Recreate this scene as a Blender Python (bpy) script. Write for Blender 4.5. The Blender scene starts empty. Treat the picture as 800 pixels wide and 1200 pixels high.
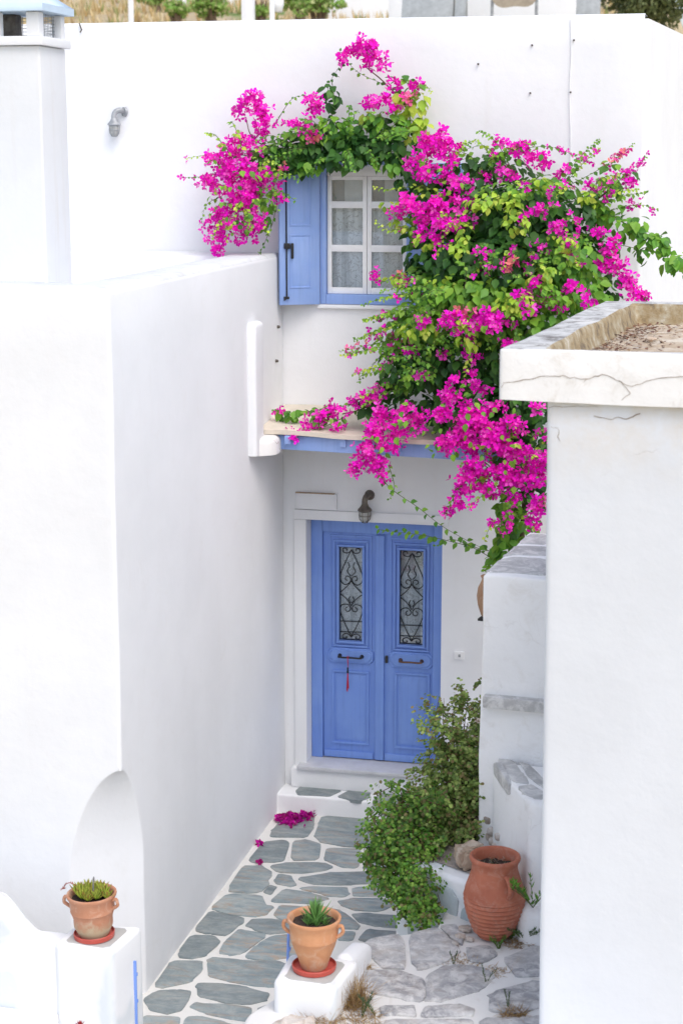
import bpy, bmesh, math, random
import numpy as np
from mathutils import Vector, Matrix, noise

random.seed(7)
scene = bpy.context.scene
COL = scene.collection
R = math.radians

# ------------------------------------------------------------------ camera
FPX = 2070.0                       # focal length in pixels of a 1200 px high picture
PITCH = math.atan(416 / FPX)
YAW = math.atan(482 / (FPX / math.cos(PITCH)))
CAMZ = 5.53
FW = Vector((-math.sin(YAW) * math.cos(PITCH), math.cos(YAW) * math.cos(PITCH), -math.sin(PITCH)))
RT = Vector((math.cos(YAW), math.sin(YAW), 0))
UP = RT.cross(FW)
cd = bpy.data.cameras.new('camera')
cam = bpy.data.objects.new('camera', cd)
COL.objects.link(cam)
scene.camera = cam
cam.matrix_world = Matrix(((RT.x, UP.x, -FW.x, 0), (RT.y, UP.y, -FW.y, 0), (RT.z, UP.z, -FW.z, CAMZ), (0, 0, 0, 1)))
cd.sensor_fit = 'VERTICAL'
cd.sensor_height = 36
cd.lens = FPX / 1200 * 36
cd.clip_end = 3000
cd.dof.use_dof = True
cd.dof.focus_distance = 13.2
cd.dof.aperture_fstop = 2.9

# ------------------------------------------------------------------ light
SUN_EL, SUN_AZ = R(56), R(42)      # azimuth of the sun seen from above: from behind and left of the viewer
w = bpy.data.worlds.new('World')
scene.world = w
w.use_nodes = True
nt = w.node_tree
bg = nt.nodes['Background']
sky = nt.nodes.new('ShaderNodeTexSky')
sky.sky_type = 'NISHITA'
sky.sun_disc = False
sky.sun_elevation = SUN_EL
sky.sun_rotation = R(180) - SUN_AZ
sky.air_density = 1.0
sky.dust_density = 3.0
hs = nt.nodes.new('ShaderNodeHueSaturation')
hs.inputs['Saturation'].default_value = 0.72
nt.links.new(sky.outputs[0], hs.inputs['Color'])
nt.links.new(hs.outputs[0], bg.inputs['Color'])
bg.inputs['Strength'].default_value = 0.15
sd = bpy.data.lights.new('sun', 'SUN')
sd.energy = 0.5
sd.angle = R(40)
sd.color = (1, .985, .965)
sun = bpy.data.objects.new('sun', sd)
COL.objects.link(sun)
sdir = Vector((math.sin(SUN_AZ) * math.cos(SUN_EL), -math.cos(SUN_AZ) * math.cos(SUN_EL), math.sin(SUN_EL)))
sun.rotation_euler = sdir.to_track_quat('Z', 'Y').to_euler()
scene.view_settings.view_transform = 'Standard'
scene.view_settings.look = 'None'
scene.view_settings.exposure = 0.84
scene.view_settings.gamma = 1

# ------------------------------------------------------------------ helpers
def ray(u, v):
    return FW + RT * ((u - 400) / FPX) + UP * ((600 - v) / FPX)
def onY(u, v, Y):                   # measured point on the vertical plane Y
    r = ray(u, v); t = Y / r.y
    return Vector((r.x * t, Y, CAMZ + r.z * t))
def onZ(u, v, z):                   # measured point on the level plane z
    r = ray(u, v); t = (z - CAMZ) / r.z
    return Vector((r.x * t, r.y * t, z))
def onX(u, v, X):
    r = ray(u, v); t = X / r.x
    return Vector((X, r.y * t, CAMZ + r.z * t))

def tag(o, label=None, cat=None, group=None, kind=None):
    if label: o['label'] = label
    if cat: o['category'] = cat
    if group: o['group'] = group
    if kind: o['kind'] = kind
    return o
def thing(name, label, cat, loc=(0, 0, 0), rz=0, group=None):
    o = bpy.data.objects.new(name, None)
    o.empty_display_size = .1
    COL.objects.link(o)
    o.location = loc; o.rotation_euler = (0, 0, rz)
    return tag(o, label, cat, group)
def link(name, me, parent=None, mats=None):
    o = bpy.data.objects.new(name, me)
    COL.objects.link(o)
    if parent is not None: o.parent = parent
    for m in (mats or []):
        me.materials.append(m)
    return o
def finish(name, bm, mat, parent=None, smooth=False, doubles=0.0, angle=None):
    if doubles: bmesh.ops.remove_doubles(bm, verts=bm.verts, dist=doubles)
    bmesh.ops.recalc_face_normals(bm, faces=bm.faces)
    me = bpy.data.meshes.new(name)
    bm.to_mesh(me); bm.free()
    if smooth:
        me.polygons.foreach_set('use_smooth', [True] * len(me.polygons))
    me.set_sharp_from_angle(angle=R(angle or 52))
    mats = mat if isinstance(mat, (list, tuple)) else [mat]
    return link(name, me, parent, mats)

def box_into(bm, x0, x1, y0, y1, z0, z1, bev=0.0, M=None, mi=0):
    r = bmesh.ops.create_cube(bm, size=1)
    vs = r['verts']
    for v in vs:
        v.co = Vector(((x0 + x1) / 2 + v.co.x * (x1 - x0), (y0 + y1) / 2 + v.co.y * (y1 - y0), (z0 + z1) / 2 + v.co.z * (z1 - z0)))
    fs = list({f for v in vs for f in v.link_faces})
    for f in fs: f.material_index = mi
    if bev:
        es = list({e for v in vs for e in v.link_edges})
        rr = bmesh.ops.bevel(bm, geom=es, offset=bev, segments=2, affect='EDGES', profile=.6)
        vs = list({v for f in rr['faces'] for v in f.verts} | {v for v in vs if v.is_valid})
    if M is not None:
        for v in vs: v.co = M @ v.co
    return vs
def box(name, x0, x1, y0, y1, z0, z1, mat, parent=None, bev=0.0, M=None):
    bm = bmesh.new()
    box_into(bm, min(x0, x1), max(x0, x1), min(y0, y1), max(y0, y1), min(z0, z1), max(z0, z1), bev, M)
    return finish(name, bm, mat, parent)

def tube_into(bm, pts, rad, n=6, mi=0):
    pts = [Vector(p) for p in pts]
    rads = rad if isinstance(rad, (list, tuple)) else [rad] * len(pts)
    rings = []
    prev = None
    for i, p in enumerate(pts):
        d = (pts[min(i + 1, len(pts) - 1)] - pts[max(i - 1, 0)])
        if d.length < 1e-9: d = Vector((0, 0, 1))
        d.normalize()
        a = prev - d * prev.dot(d) if prev is not None else d.orthogonal()
        if a.length < 1e-6: a = d.orthogonal()
        a.normalize(); prev = a
        b = d.cross(a)
        rings.append([bm.verts.new(p + (a * math.cos(2 * math.pi * k / n) + b * math.sin(2 * math.pi * k / n)) * rads[i]) for k in range(n)])
    for i in range(len(rings) - 1):
        for k in range(n):
            f = bm.faces.new((rings[i][k], rings[i][(k + 1) % n], rings[i + 1][(k + 1) % n], rings[i + 1][k]))
            f.smooth = True; f.material_index = mi
    for rg in (rings[0], rings[-1]):
        f = bm.faces.new(rg); f.material_index = mi
def lathe_into(bm, prof, n=24, c=(0, 0, 0), wob=0.0, mi=0, close=False):
    c = Vector(c)
    rings = []
    for (r, z) in prof:
        ring = []
        for k in range(n):
            a = 2 * math.pi * k / n
            rr = r * (1 + wob * noise.noise(Vector((math.cos(a) * 1.5, math.sin(a) * 1.5, z * 6))))
            ring.append(bm.verts.new(c + Vector((rr * math.cos(a), rr * math.sin(a), z))))
        rings.append(ring)
    for i in range(len(rings) - 1):
        for k in range(n):
            f = bm.faces.new((rings[i][k], rings[i][(k + 1) % n], rings[i + 1][(k + 1) % n], rings[i + 1][k]))
            f.smooth = True; f.material_index = mi
    bm.faces.new(rings[0]).material_index = mi
    bm.faces.new(rings[-1]).material_index = mi

def wob(p, amp, sc=1.3):
    return p + noise.noise_vector(p * sc) * amp + noise.noise_vector(p * sc * 3.7) * (amp * .35)

def ring_poly(pts, radii, inset=0.0, seg=4, divs=None):
    """closed plan polygon (CCW), inset, corners rounded, long edges divided; constant vertex count"""
    n = len(pts)
    P = [Vector((p[0], p[1])) for p in pts]
    Q = []
    for i in range(n):
        a, b, c = P[i - 1], P[i], P[(i + 1) % n]
        d1 = (b - a).normalized(); d2 = (c - b).normalized()
        n1 = Vector((-d1.y, d1.x)); n2 = Vector((-d2.y, d2.x))
        k = 1 + n1.dot(n2)
        Q.append(b + (n1 + n2) * (inset / max(k, .2)))
    out = []
    arcs = []
    for i in range(n):
        a, b, c = Q[i - 1], Q[i], Q[(i + 1) % n]
        r = max(radii[i] - inset, .006)
        d1 = (a - b).normalized(); d2 = (c - b).normalized()
        r = min(r, (a - b).length * .45, (c - b).length * .45)
        p1 = b + d1 * r; p2 = b + d2 * r
        arcs.append([(p1 * (1 - t) * (1 - t) + b * 2 * t * (1 - t) + p2 * t * t) for t in [j / seg for j in range(seg + 1)]])
    for i in range(n):
        out += arcs[i]
        e0 = arcs[i][-1]; e1 = arcs[(i + 1) % n][0]
        m = divs[i]
        if m > 1:
            k_ = min(.03 / max((e1 - e0).length, .01), .3 / m)
            out.append(e0.lerp(e1, k_))
        for j in range(1, m):
            out.append(e0.lerp(e1, j / m))
        if m > 1: out.append(e0.lerp(e1, 1 - k_))
    return out
def loft_into(bm, rings, mi=0, cap0=True, cap1=True):
    V = [[bm.verts.new(p) for p in r] for r in rings]
    n = len(V[0])
    for i in range(len(V) - 1):
        for k in range(n):
            f = bm.faces.new((V[i][k], V[i][(k + 1) % n], V[i + 1][(k + 1) % n], V[i + 1][k]))
            f.smooth = True; f.material_index = mi
    if cap0: bm.faces.new(V[0][::-1])
    if cap1:
        f = bm.faces.new(V[-1]); f.material_index = mi; f.smooth = True
def plaster_rings(pts, z0, z1, rp=.03, rt=.03, amp=.006, step=.35, polyz=None, ztop=None, extra_levels=()):
    n = len(pts)
    radii = [rp] * n if not isinstance(rp, (list, tuple)) else rp
    divs = [max(1, int((Vector(pts[i]) - Vector(pts[(i + 1) % n])).length / step)) for i in range(n)]
    zs = [z0 + (z1 - rt - z0) * j / max(1, int((z1 - z0) / step)) for j in range(max(1, int((z1 - z0) / step)) + 1)]
    zs = sorted(set(zs) | set(extra_levels))
    rings = []
    for z in zs:
        pp = polyz(z) if polyz else pts
        rings.append([wob(Vector((p.x, p.y, z)), amp) for p in ring_poly(pp, radii, 0, divs=divs)])
    for t in (25, 50, 72, 90):
        a = R(t)
        pp = polyz(z1) if polyz else pts
        zz = z1 - rt + rt * math.sin(a)
        rings.append([wob(Vector((p.x, p.y, zz)), amp) for p in ring_poly(pp, radii, rt * (1 - math.cos(a)), divs=divs)])
    if ztop:                         # tilt: z offset as a function of the point
        for r in rings:
            for p in r: p.z += ztop(p) * max(0, min(1, (p.z - z0) / (z1 - z0)))
    return rings, divs, radii
def plaster(name, pts, z0, z1, mat, parent=None, **k):
    bm = bmesh.new()
    rings, _, _ = plaster_rings(pts, z0, z1, **k)
    loft_into(bm, rings)
    o = finish(name, bm, mat, parent)
    o.data.set_sharp_from_angle(angle=R(50))
    return o

def mesh_np(name, V, F, mat, parent=None, cols=None, mi=None, smooth=False):
    me = bpy.data.meshes.new(name)
    V = np.asarray(V, dtype=np.float32); F = np.asarray(F, dtype=np.int32)
    me.vertices.add(len(V)); me.vertices.foreach_set('co', V.ravel())
    me.loops.add(F.size); me.loops.foreach_set('vertex_index', F.ravel())
    me.polygons.add(len(F))
    me.polygons.foreach_set('loop_start', np.arange(0, F.size, F.shape[1], dtype=np.int32))
    me.polygons.foreach_set('loop_total', np.full(len(F), F.shape[1], dtype=np.int32))
    if mi is not None: me.polygons.foreach_set('material_index', np.asarray(mi, dtype=np.int32))
    if smooth: me.polygons.foreach_set('use_smooth', np.ones(len(F), dtype=bool))
    if cols is not None:
        a = me.color_attributes.new('tint', 'FLOAT_COLOR', 'POINT')
        c = np.ones((len(V), 4), dtype=np.float32); c[:, :3] = cols
        a.data.foreach_set('color', c.ravel())
    me.update(calc_edges=True); me.validate()
    return link(name, me, parent, mat if isinstance(mat, (list, tuple)) else [mat])

# ------------------------------------------------------------------ materials
def newmat(name):
    m = bpy.data.materials.new(name); m.use_nodes = True
    t = m.node_tree
    return m, t, t.nodes['Principled BSDF']
def N(t, typ, **kw):
    n = t.nodes.new(typ)
    for k, v in kw.items():
        if k in n.inputs.keys(): n.inputs[k].default_value = v
        else: setattr(n, k, v)
    return n
def coords(t, kind='Object', scale=(1, 1, 1)):
    tc = N(t, 'ShaderNodeTexCoord'); mp = N(t, 'ShaderNodeMapping')
    mp.inputs['Scale'].default_value = scale
    t.links.new(tc.outputs[kind], mp.inputs['Vector'])
    return mp.outputs[0]
def ramp(t, src, stops):
    r = N(t, 'ShaderNodeValToRGB')
    e = r.color_ramp.elements
    while len(e) < len(stops): e.new(.5)
    for el, (p, c) in zip(e, stops):
        el.position = p
        el.color = (c, c, c, 1) if isinstance(c, (int, float)) else (*c, 1)
    t.links.new(src, r.inputs[0])
    return r.outputs[0]
def mix(t, a, b, fac):
    m = N(t, 'ShaderNodeMix', data_type='RGBA')
    for s, v in ((6, a), (7, b)):
        if isinstance(v, tuple): m.inputs[s].default_value = (*v, 1)
        else: t.links.new(v, m.inputs[s])
    if isinstance(fac, (int, float)): m.inputs[0].default_value = fac
    else: t.links.new(fac, m.inputs[0])
    return m.outputs[2]
def noi(t, vec, scale, detail=6, rough=.6, dist=0):
    n = N(t, 'ShaderNodeTexNoise', Scale=scale, Detail=detail, Roughness=rough, Distortion=dist)
    t.links.new(vec, n.inputs['Vector'])
    return n.outputs[0]
def bump(t, b, h, strength=.3, dist=.01, prev=None):
    n = N(t, 'ShaderNodeBump', Strength=strength, Distance=dist)
    t.links.new(h, n.inputs['Height'])
    if prev is not None: t.links.new(prev, n.inputs['Normal'])
    t.links.new(n.outputs[0], b.inputs['Normal'])
    return n.outputs[0]
def math_(t, op, a, b=None):
    n = N(t, 'ShaderNodeMath', operation=op)
    for i, v in enumerate((a, b)):
        if v is None: continue
        if isinstance(v, (int, float)): n.inputs[i].default_value = v
        else: t.links.new(v, n.inputs[i])
    return n.outputs[0]

def plaster_mat(name, base=(.82, .83, .845), dirt=(.62, .58, .52), amount=.12, cracks=0.0, streak=0.0, rough=.9, blotch=None, flat=1.0, zgate=None, thr=.56, bs=.2):
    m, t, b = newmat(name)
    v = coords(t)
    n1 = noi(t, v, 1.1, 6, .6)
    c = mix(t, base, tuple(x * .955 for x in base), ramp(t, n1, [(.4, 0), (.62, 1)]))
    n2 = noi(t, v, 5.5, 9, .72, .6)
    c = mix(t, c, dirt, math_(t, 'MULTIPLY', ramp(t, n2, [(thr, 0), (thr + .17, 1)]), amount))
    if blotch:
        n5 = noi(t, v, 1.7, 3, .45, 1.2)
        c = mix(t, c, blotch, math_(t, 'MULTIPLY', ramp(t, n5, [(.5, 0), (.56, 1)]), .75))
    if streak:
        vs = coords(t, scale=(9, 9, .7))
        n3 = noi(t, vs, 1.0, 4, .6)
        c = mix(t, c, dirt, math_(t, 'MULTIPLY', ramp(t, n3, [(.55, 0), (.72, 1)]), streak))
    n4 = noi(t, v, 60, 4, .6)
    h = math_(t, 'ADD', math_(t, 'MULTIPLY', noi(t, v, 7, 4, .55), 1.0), math_(t, 'MULTIPLY', n4, .10))
    if cracks:
        vo = N(t, 'ShaderNodeTexVoronoi', feature='DISTANCE_TO_EDGE', Scale=1.6)
        wv = N(t, 'ShaderNodeVectorMath', operation='ADD')
        nn = N(t, 'ShaderNodeTexNoise', Scale=5.0, Detail=6.0)
        t.links.new(v, nn.inputs['Vector'])
        sc = N(t, 'ShaderNodeVectorMath', operation='SCALE'); sc.inputs['Scale'].default_value = .35
        t.links.new(nn.outputs[1], sc.inputs[0])
        vf = coords(t, scale=(flat, flat, 1))
        t.links.new(vf, wv.inputs[0]); t.links.new(sc.outputs[0], wv.inputs[1])
        t.links.new(wv.outputs[0], vo.inputs['Vector'])
        k = ramp(t, vo.outputs[0], [(0, 1), (.011, 0)])
        gate = ramp(t, noi(t, v, 2.3, 3), [(.46, 0), (.56, 1)])
        kk = math_(t, 'MULTIPLY', math_(t, 'MULTIPLY', k, gate), cracks)
        if zgate:
            sx = N(t, 'ShaderNodeSeparateXYZ'); t.links.new(v, sx.inputs[0])
            zg = N(t, 'ShaderNodeMapRange'); zg.inputs[1].default_value = zgate[0]; zg.inputs[2].default_value = zgate[1]
            t.links.new(sx.outputs[2], zg.inputs[0]); kk = math_(t, 'MULTIPLY', kk, zg.outputs[0])
            st_ = math_(t, 'MULTIPLY', ramp(t, noi(t, v, 3.3, 6, .7), [(.42, 0), (.62, 1)]), math_(t, 'MULTIPLY', zg.outputs[0], .55))
            c = mix(t, c, (.66, .60, .52), st_)
        c = mix(t, c, (.28, .23, .19), kk)
        h = math_(t, 'SUBTRACT', h, math_(t, 'MULTIPLY', kk, .8))
    t.links.new(c, b.inputs['Base Color'])
    b.inputs['Roughness'].default_value = rough
    b.inputs['Specular IOR Level'].default_value = .2
    bump(t, b, h, bs, .02)
    return m
M_PL = plaster_mat('whitewash', streak=.04)
M_PLF = plaster_mat('whitewash_facade', base=(.83, .84, .855), amount=.12, streak=.07)
M_PLOLD = plaster_mat('whitewash_old', base=(.82, .815, .80), amount=.35, cracks=.85, streak=.10)
M_PLROUGH = plaster_mat('whitewash_rough', base=(.90, .90, .90), amount=.30, cracks=.12, thr=.52, bs=.5)
M_PLPED = plaster_mat('whitewash_pedestal', base=(.80, .81, .82), amount=.05, blotch=(.62, .665, .69))
M_GROUT = plaster_mat('whitewashed_joints', base=(.74, .73, .70), dirt=(.5, .45, .38), amount=.45)

def simple(name, col, rough=.5, metal=0, spec=.5, var=.12, vs=8, bstr=0.0, bsc=30):
    m, t, b = newmat(name)
    v = coords(t)
    c = mix(t, col, tuple(x * (1 - var * 2) for x in col), ramp(t, noi(t, v, vs, 5, .6), [(.35, 0), (.7, 1)]))
    t.links.new(c, b.inputs['Base Color'])
    b.inputs['Roughness'].default_value = rough; b.inputs['Metallic'].default_value = metal
    b.inputs['Specular IOR Level'].default_value = spec
    if bstr: bump(t, b, noi(t, v, bsc, 4), bstr, .004)
    return m
def painted_wood(name, col, fade, chips=.5):
    m, t, b = newmat(name)
    v = coords(t)
    g = noi(t, coords(t, scale=(34, 34, 1.6)), 1.0, 5, .6)
    c = mix(t, col, fade, math_(t, 'MULTIPLY', ramp(t, noi(t, v, 2.6, 5, .6), [(.4, 0), (.7, 1)]), .55))
    c = mix(t, c, tuple(x * .80 for x in col), math_(t, 'MULTIPLY', ramp(t, g, [(.5, 0), (.72, 1)]), .5))
    c = mix(t, c, (.55, .60, .70), math_(t, 'MULTIPLY', ramp(t, noi(t, v, 26, 8, .8), [(.66, 0), (.70, 1)]), chips))
    t.links.new(c, b.inputs['Base Color'])
    b.inputs['Roughness'].default_value = .5
    bump(t, b, math_(t, 'ADD', g, noi(t, v, 25, 4)), .25, .003)
    return m
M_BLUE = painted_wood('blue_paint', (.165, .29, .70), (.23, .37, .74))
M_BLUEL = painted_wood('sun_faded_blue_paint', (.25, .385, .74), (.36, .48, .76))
M_WOODW = simple('white_paint', (.87, .87, .87), .45, var=.04)
M_IRON = simple('black_iron', (.018, .018, .02), .5, spec=.4)
M_BRASS = simple('worn_bronze', (.16, .085, .05), .4, metal=.6)
M_RUST = simple('weathered_metal', (.19, .165, .14), .65, metal=.3, var=.3, vs=18)
M_GREYMET = simple('grey_cast_metal', (.42, .44, .46), .5, metal=.3, var=.2, vs=18)
M_MARBLE = simple('marble', (.62, .63, .66), .35, var=.1, vs=6)
M_RED = simple('red_cord', (.55, .02, .05), .8)
M_TAN = simple('canopy_render', (.70, .63, .53), .85, var=.08, vs=5, bstr=.2)
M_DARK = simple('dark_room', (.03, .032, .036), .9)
M_SOIL = simple('potting_soil', (.055, .035, .026), .95, var=.4, vs=60, bstr=1.0, bsc=90)
M_SAUC = simple('red_plastic_saucer', (.52, .085, .06), .45, var=.1)
M_PLANE = simple('grey_panel', (.42, .45, .47), .5)
M_BEIGE = simple('beige_canvas', (.42, .36, .28), .9)
M_BARK = simple('bougainvillea_bark', (.20, .135, .085), .9, var=.3, vs=30, bstr=.6)
M_TWIG = simple('reddish_twig', (.16, .06, .035), .8, var=.3)
M_GSTEM = simple('green_stem', (.10, .14, .035), .7)

def stone_mat(name, cols, white=.0, rough=.6, wsc=6.0, warm=.35, st=3.2):
    m, t, b = newmat(name)
    v = coords(t, 'Object')
    oi = N(t, 'ShaderNodeObjectInfo')
    ad = N(t, 'ShaderNodeVectorMath', operation='ADD')
    sc = N(t, 'ShaderNodeVectorMath', operation='SCALE'); sc.inputs['Scale'].default_value = 40
    cmb = N(t, 'ShaderNodeCombineXYZ'); t.links.new(oi.outputs['Random'], cmb.inputs[0]); t.links.new(oi.outputs['Random'], cmb.inputs[2])
    t.links.new(cmb.outputs[0], sc.inputs[0]); t.links.new(v, ad.inputs[0]); t.links.new(sc.outputs[0], ad.inputs[1])
    v2 = ad.outputs[0]
    mp = N(t, 'ShaderNodeMapping'); mp.inputs['Rotation'].default_value = (0, 0, .6); mp.inputs['Scale'].default_value = (1, st, 1)
    t.links.new(v2, mp.inputs['Vector'])
    n1 = noi(t, mp.outputs[0], 2.2, 8, .62, 1.4)
    c = ramp(t, n1, [(.3, cols[0]), (.5, cols[1]), (.66, cols[2])])
    n2 = noi(t, mp.outputs[0], 3.0, 7, .65, 2.0)
    c = mix(t, c, (.33, .26, .20), math_(t, 'MULTIPLY', ramp(t, n2, [(.50, 0), (.62, 1)]), math_(t, 'MULTIPLY', oi.outputs['Random'], warm * 1.6)))
    hv = N(t, 'ShaderNodeHueSaturation')
    val = math_(t, 'ADD', math_(t, 'MULTIPLY', oi.outputs['Random'], .42), .80)
    t.links.new(val, hv.inputs['Value']); t.links.new(c, hv.inputs['Color'])
    c = hv.outputs[0]
    if white:
        n3 = noi(t, v2, wsc, 10, .75, .5)
        c = mix(t, c, (.74, .73, .71), math_(t, 'MULTIPLY', ramp(t, n3, [(.44, 0), (.6, 1)]), white))
    t.links.new(c, b.inputs['Base Color'])
    r = math_(t, 'ADD', math_(t, 'MULTIPLY', n2, .3), rough - .15)
    t.links.new(r, b.inputs['Roughness'])
    h = math_(t, 'ADD', noi(t, mp.outputs[0], 7, 9, .7, .6), math_(t, 'MULTIPLY', noi(t, v2, 70, 4, .6), .15))
    bump(t, b, h, .5, .012)
    return m
M_SLATE = stone_mat('slate_flagstone', [(.15, .195, .21), (.23, .28, .29), (.34, .37, .36)], rough=.5, warm=.6, white=.10, wsc=14)
M_SLATEW = stone_mat('whitewash_worn_stone', [(.20, .20, .215), (.30, .30, .31), (.40, .395, .39)], st=1.2, wsc=11, white=.6, rough=.8, warm=.25)
M_SLATEP = stone_mat('pale_painted_slate', [(.36, .43, .46), (.42, .49, .52), (.48, .54, .56)], white=.15, rough=.7, warm=.05)
M_SLATEG = stone_mat('grey_top_stone', [(.45, .45, .445), (.49, .49, .485), (.54, .53, .52)], white=.85, rough=.8, warm=.1, wsc=9, st=1.2)
M_GREYTOP = simple('smooth_grey_mortar', (.45, .45, .43), .85, var=.07, bstr=.2)
M_ROCK = stone_mat('rough_tan_rock', [(.30, .22, .16), (.42, .32, .24), (.55, .47, .38)], rough=.9, warm=.5)
M_ROCKW = stone_mat('whitewash_spattered_rock', [(.30, .24, .20), (.42, .36, .31), (.5, .46, .42)], white=.55, rough=.9, warm=.5)

def terracotta(name, c0, c1, chalk=.3, low=None, sc=5):
    m, t, b = newmat(name)
    v = coords(t)
    c = mix(t, c0, c1, ramp(t, noi(t, v, sc, 7, .6), [(.35, 0), (.65, 1)]))
    n = noi(t, v, sc * 2.4, 10, .75, .8)
    c = mix(t, c, (.64, .52, .42), math_(t, 'MULTIPLY', ramp(t, n, [(.49, 0), (.64, 1)]), chalk))
    if low:
        tc = N(t, 'ShaderNodeTexCoord'); sx = N(t, 'ShaderNodeSeparateXYZ')
        t.links.new(tc.outputs['Object'], sx.inputs[0])
        f = math_(t, 'ADD', math_(t, 'MULTIPLY', sx.outputs[2], -6.0), math_(t, 'ADD', math_(t, 'MULTIPLY', n, 1.6), low[3]))
        f = ramp(t, f, [(.35, 0), (.75, 1)])
        c = mix(t, c, low[:3], math_(t, 'MULTIPLY', f, .8))
    t.links.new(c, b.inputs['Base Color']); b.inputs['Roughness'].default_value = .8
    bump(t, b, noi(t, v, 45, 5), .25, .004)
    return m
M_TERA = terracotta('light_terracotta', (.60, .30, .15), (.48, .21, .10), .4, low=(.46, .30, .20, -.05))
M_TERB = terracotta('stained_terracotta', (.52, .25, .15), (.42, .18, .10), .5, low=(.44, .36, .24, .35))
M_TERU = terracotta('red_terracotta', (.48, .16, .09), (.38, .115, .065), .18, sc=6)

def foliage(name, transl=.35, rough=.55):
    m, t, b = newmat(name)
    at = N(t, 'ShaderNodeAttribute', attribute_name='tint')
    t.links.new(at.outputs['Color'], b.inputs['Base Color'])
    b.inputs['Roughness'].default_value = rough; b.inputs['Specular IOR Level'].default_value = .3
    tr = N(t, 'ShaderNodeBsdfTranslucent'); t.links.new(at.outputs['Color'], tr.inputs['Color'])
    mx = N(t, 'ShaderNodeMixShader'); mx.inputs[0].default_value = transl
    t.links.new(b.outputs[0], mx.inputs[1]); t.links.new(tr.outputs[0], mx.inputs[2])
    t.links.new(mx.outputs[0], t.nodes['Material Output'].inputs[0])
    return m
M_LEAF = foliage('leaf', .3, .45)
M_BRACT = foliage('bract', .25, .8)
M_DRY = foliage('dry_grass', .3, .9)

def glass_mat():
    m, t, b = newmat('window_glass')
    g = N(t, 'ShaderNodeBsdfGlossy', Roughness=.03); tr = N(t, 'ShaderNodeBsdfTransparent')
    tr.inputs[0].default_value = (.9, .93, .95, 1)
    fr = N(t, 'ShaderNodeFresnel', IOR=1.5); mx = N(t, 'ShaderNodeMixShader')
    t.links.new(math_(t, 'ADD', fr.outputs[0], .06), mx.inputs[0])
    t.links.new(tr.outputs[0], mx.inputs[1]); t.links.new(g.outputs[0], mx.inputs[2])
    t.links.new(mx.outputs[0], t.nodes['Material Output'].inputs[0])
    return m
M_GLASS = glass_mat()
def lace_mat():
    m, t, b = newmat('lace_curtain')
    v = coords(t)
    n = N(t, 'ShaderNodeTexNoise', Scale=14.0, Detail=3.0, Distortion=1.5); t.links.new(v, n.inputs['Vector'])
    k = math_(t, 'ABSOLUTE', math_(t, 'SUBTRACT', n.outputs[0], .5))
    f = ramp(t, k, [(.008, 1), (.028, 0)])
    fold_shade = noi(t, coords(t, scale=(14, 1, .6)), 1.6, 2)  # flat sheet; the shade of folds is painted as darker stripes
    c = mix(t, (.90, .93, .95), (.55, .60, .64), ramp(t, fold_shade, [(.42, 0), (.62, 1)]))
    c = mix(t, c, (.16, .18, .20), math_(t, 'MULTIPLY', f, .55))
    t.links.new(c, b.inputs['Base Color']); b.inputs['Roughness'].default_value = .9
    return m
M_LACE = lace_mat()

# ------------------------------------------------------------------ main dimensions
YF = 14.2            # plane of the facade
XS = -3.74           # side wall of the left house, along the path
YB = 10.11           # front of the left house
ZT = 0.70            # rough stone terrace
ZP = 0.95            # planter
ANG = R(4.8)
E1 = Vector((math.cos(ANG), -math.sin(ANG), 0)); E2 = Vector((math.sin(ANG), math.cos(ANG), 0))
def rect(u0, v0, u1, v1, Y):
    a, b, c, d = onY(u0, v0, Y), onY(u1, v0, Y), onY(u0, v1, Y), onY(u1, v1, Y)
    return (a.x + c.x) / 2, (b.x + d.x) / 2, (c.z + d.z) / 2, (a.z + b.z) / 2

# ------------------------------------------------------------------ terrain
def sstep(a, b, x):
    t = max(0, min(1, (x - a) / (b - a))); return t * t * (3 - 2 * t)
def hill(x, y):
    k = sstep(-.015, -.075, x / max(y, 1)) * .9 + .1
    base = -.3 + 5.2 * sstep(21, 34, y)
    return base + k * (.17 * max(0, min(y, 170) - 30)) + (1 - k) * .066 * max(0, min(y, 330) - 40) * sstep(60, 330, y) + (noise.noise(Vector((x * .06, y * .06, 0))) * 1.2 + noise.noise(Vector((x * .35, y * .35, 3))) * .35) * sstep(26, 40, y)
xs = [-1500, -600, -300, -200] + [-150 + i * 2.5 for i in range(85)] + [80, 120, 200, 400, 1500]
ys = [-800, -200, -60, -20, 0, 10, 18] + [20 + i * 2.0 for i in range(80)] + [200, 260, 330, 420, 600, 900, 1500]
V = [(x, y, hill(x, y)) for y in ys for x in xs]
nx = len(xs)
Fq = [(j * nx + i, j * nx + i + 1, (j + 1) * nx + i + 1, (j + 1) * nx + i) for j in range(len(ys) - 1) for i in range(nx - 1)]
m, t, b = newmat('dry_hillside')
v = coords(t)
c = ramp(t, noi(t, v, .5, 8, .65), [(.35, (.62, .50, .30)), (.55, (.52, .42, .27)), (.7, (.42, .36, .26))])
c = mix(t, c, (.13, .22, .05), ramp(t, noi(t, v, .22, 6, .6), [(.56, 0), (.64, 1)]))
t.links.new(c, b.inputs['Base Color']); b.inputs['Roughness'].default_value = 1
bump(t, b, noi(t, v, 2.0, 8, .7), .8, .3)
tag(mesh_np('ground', V, Fq, m, smooth=True), kind='structure')

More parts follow.
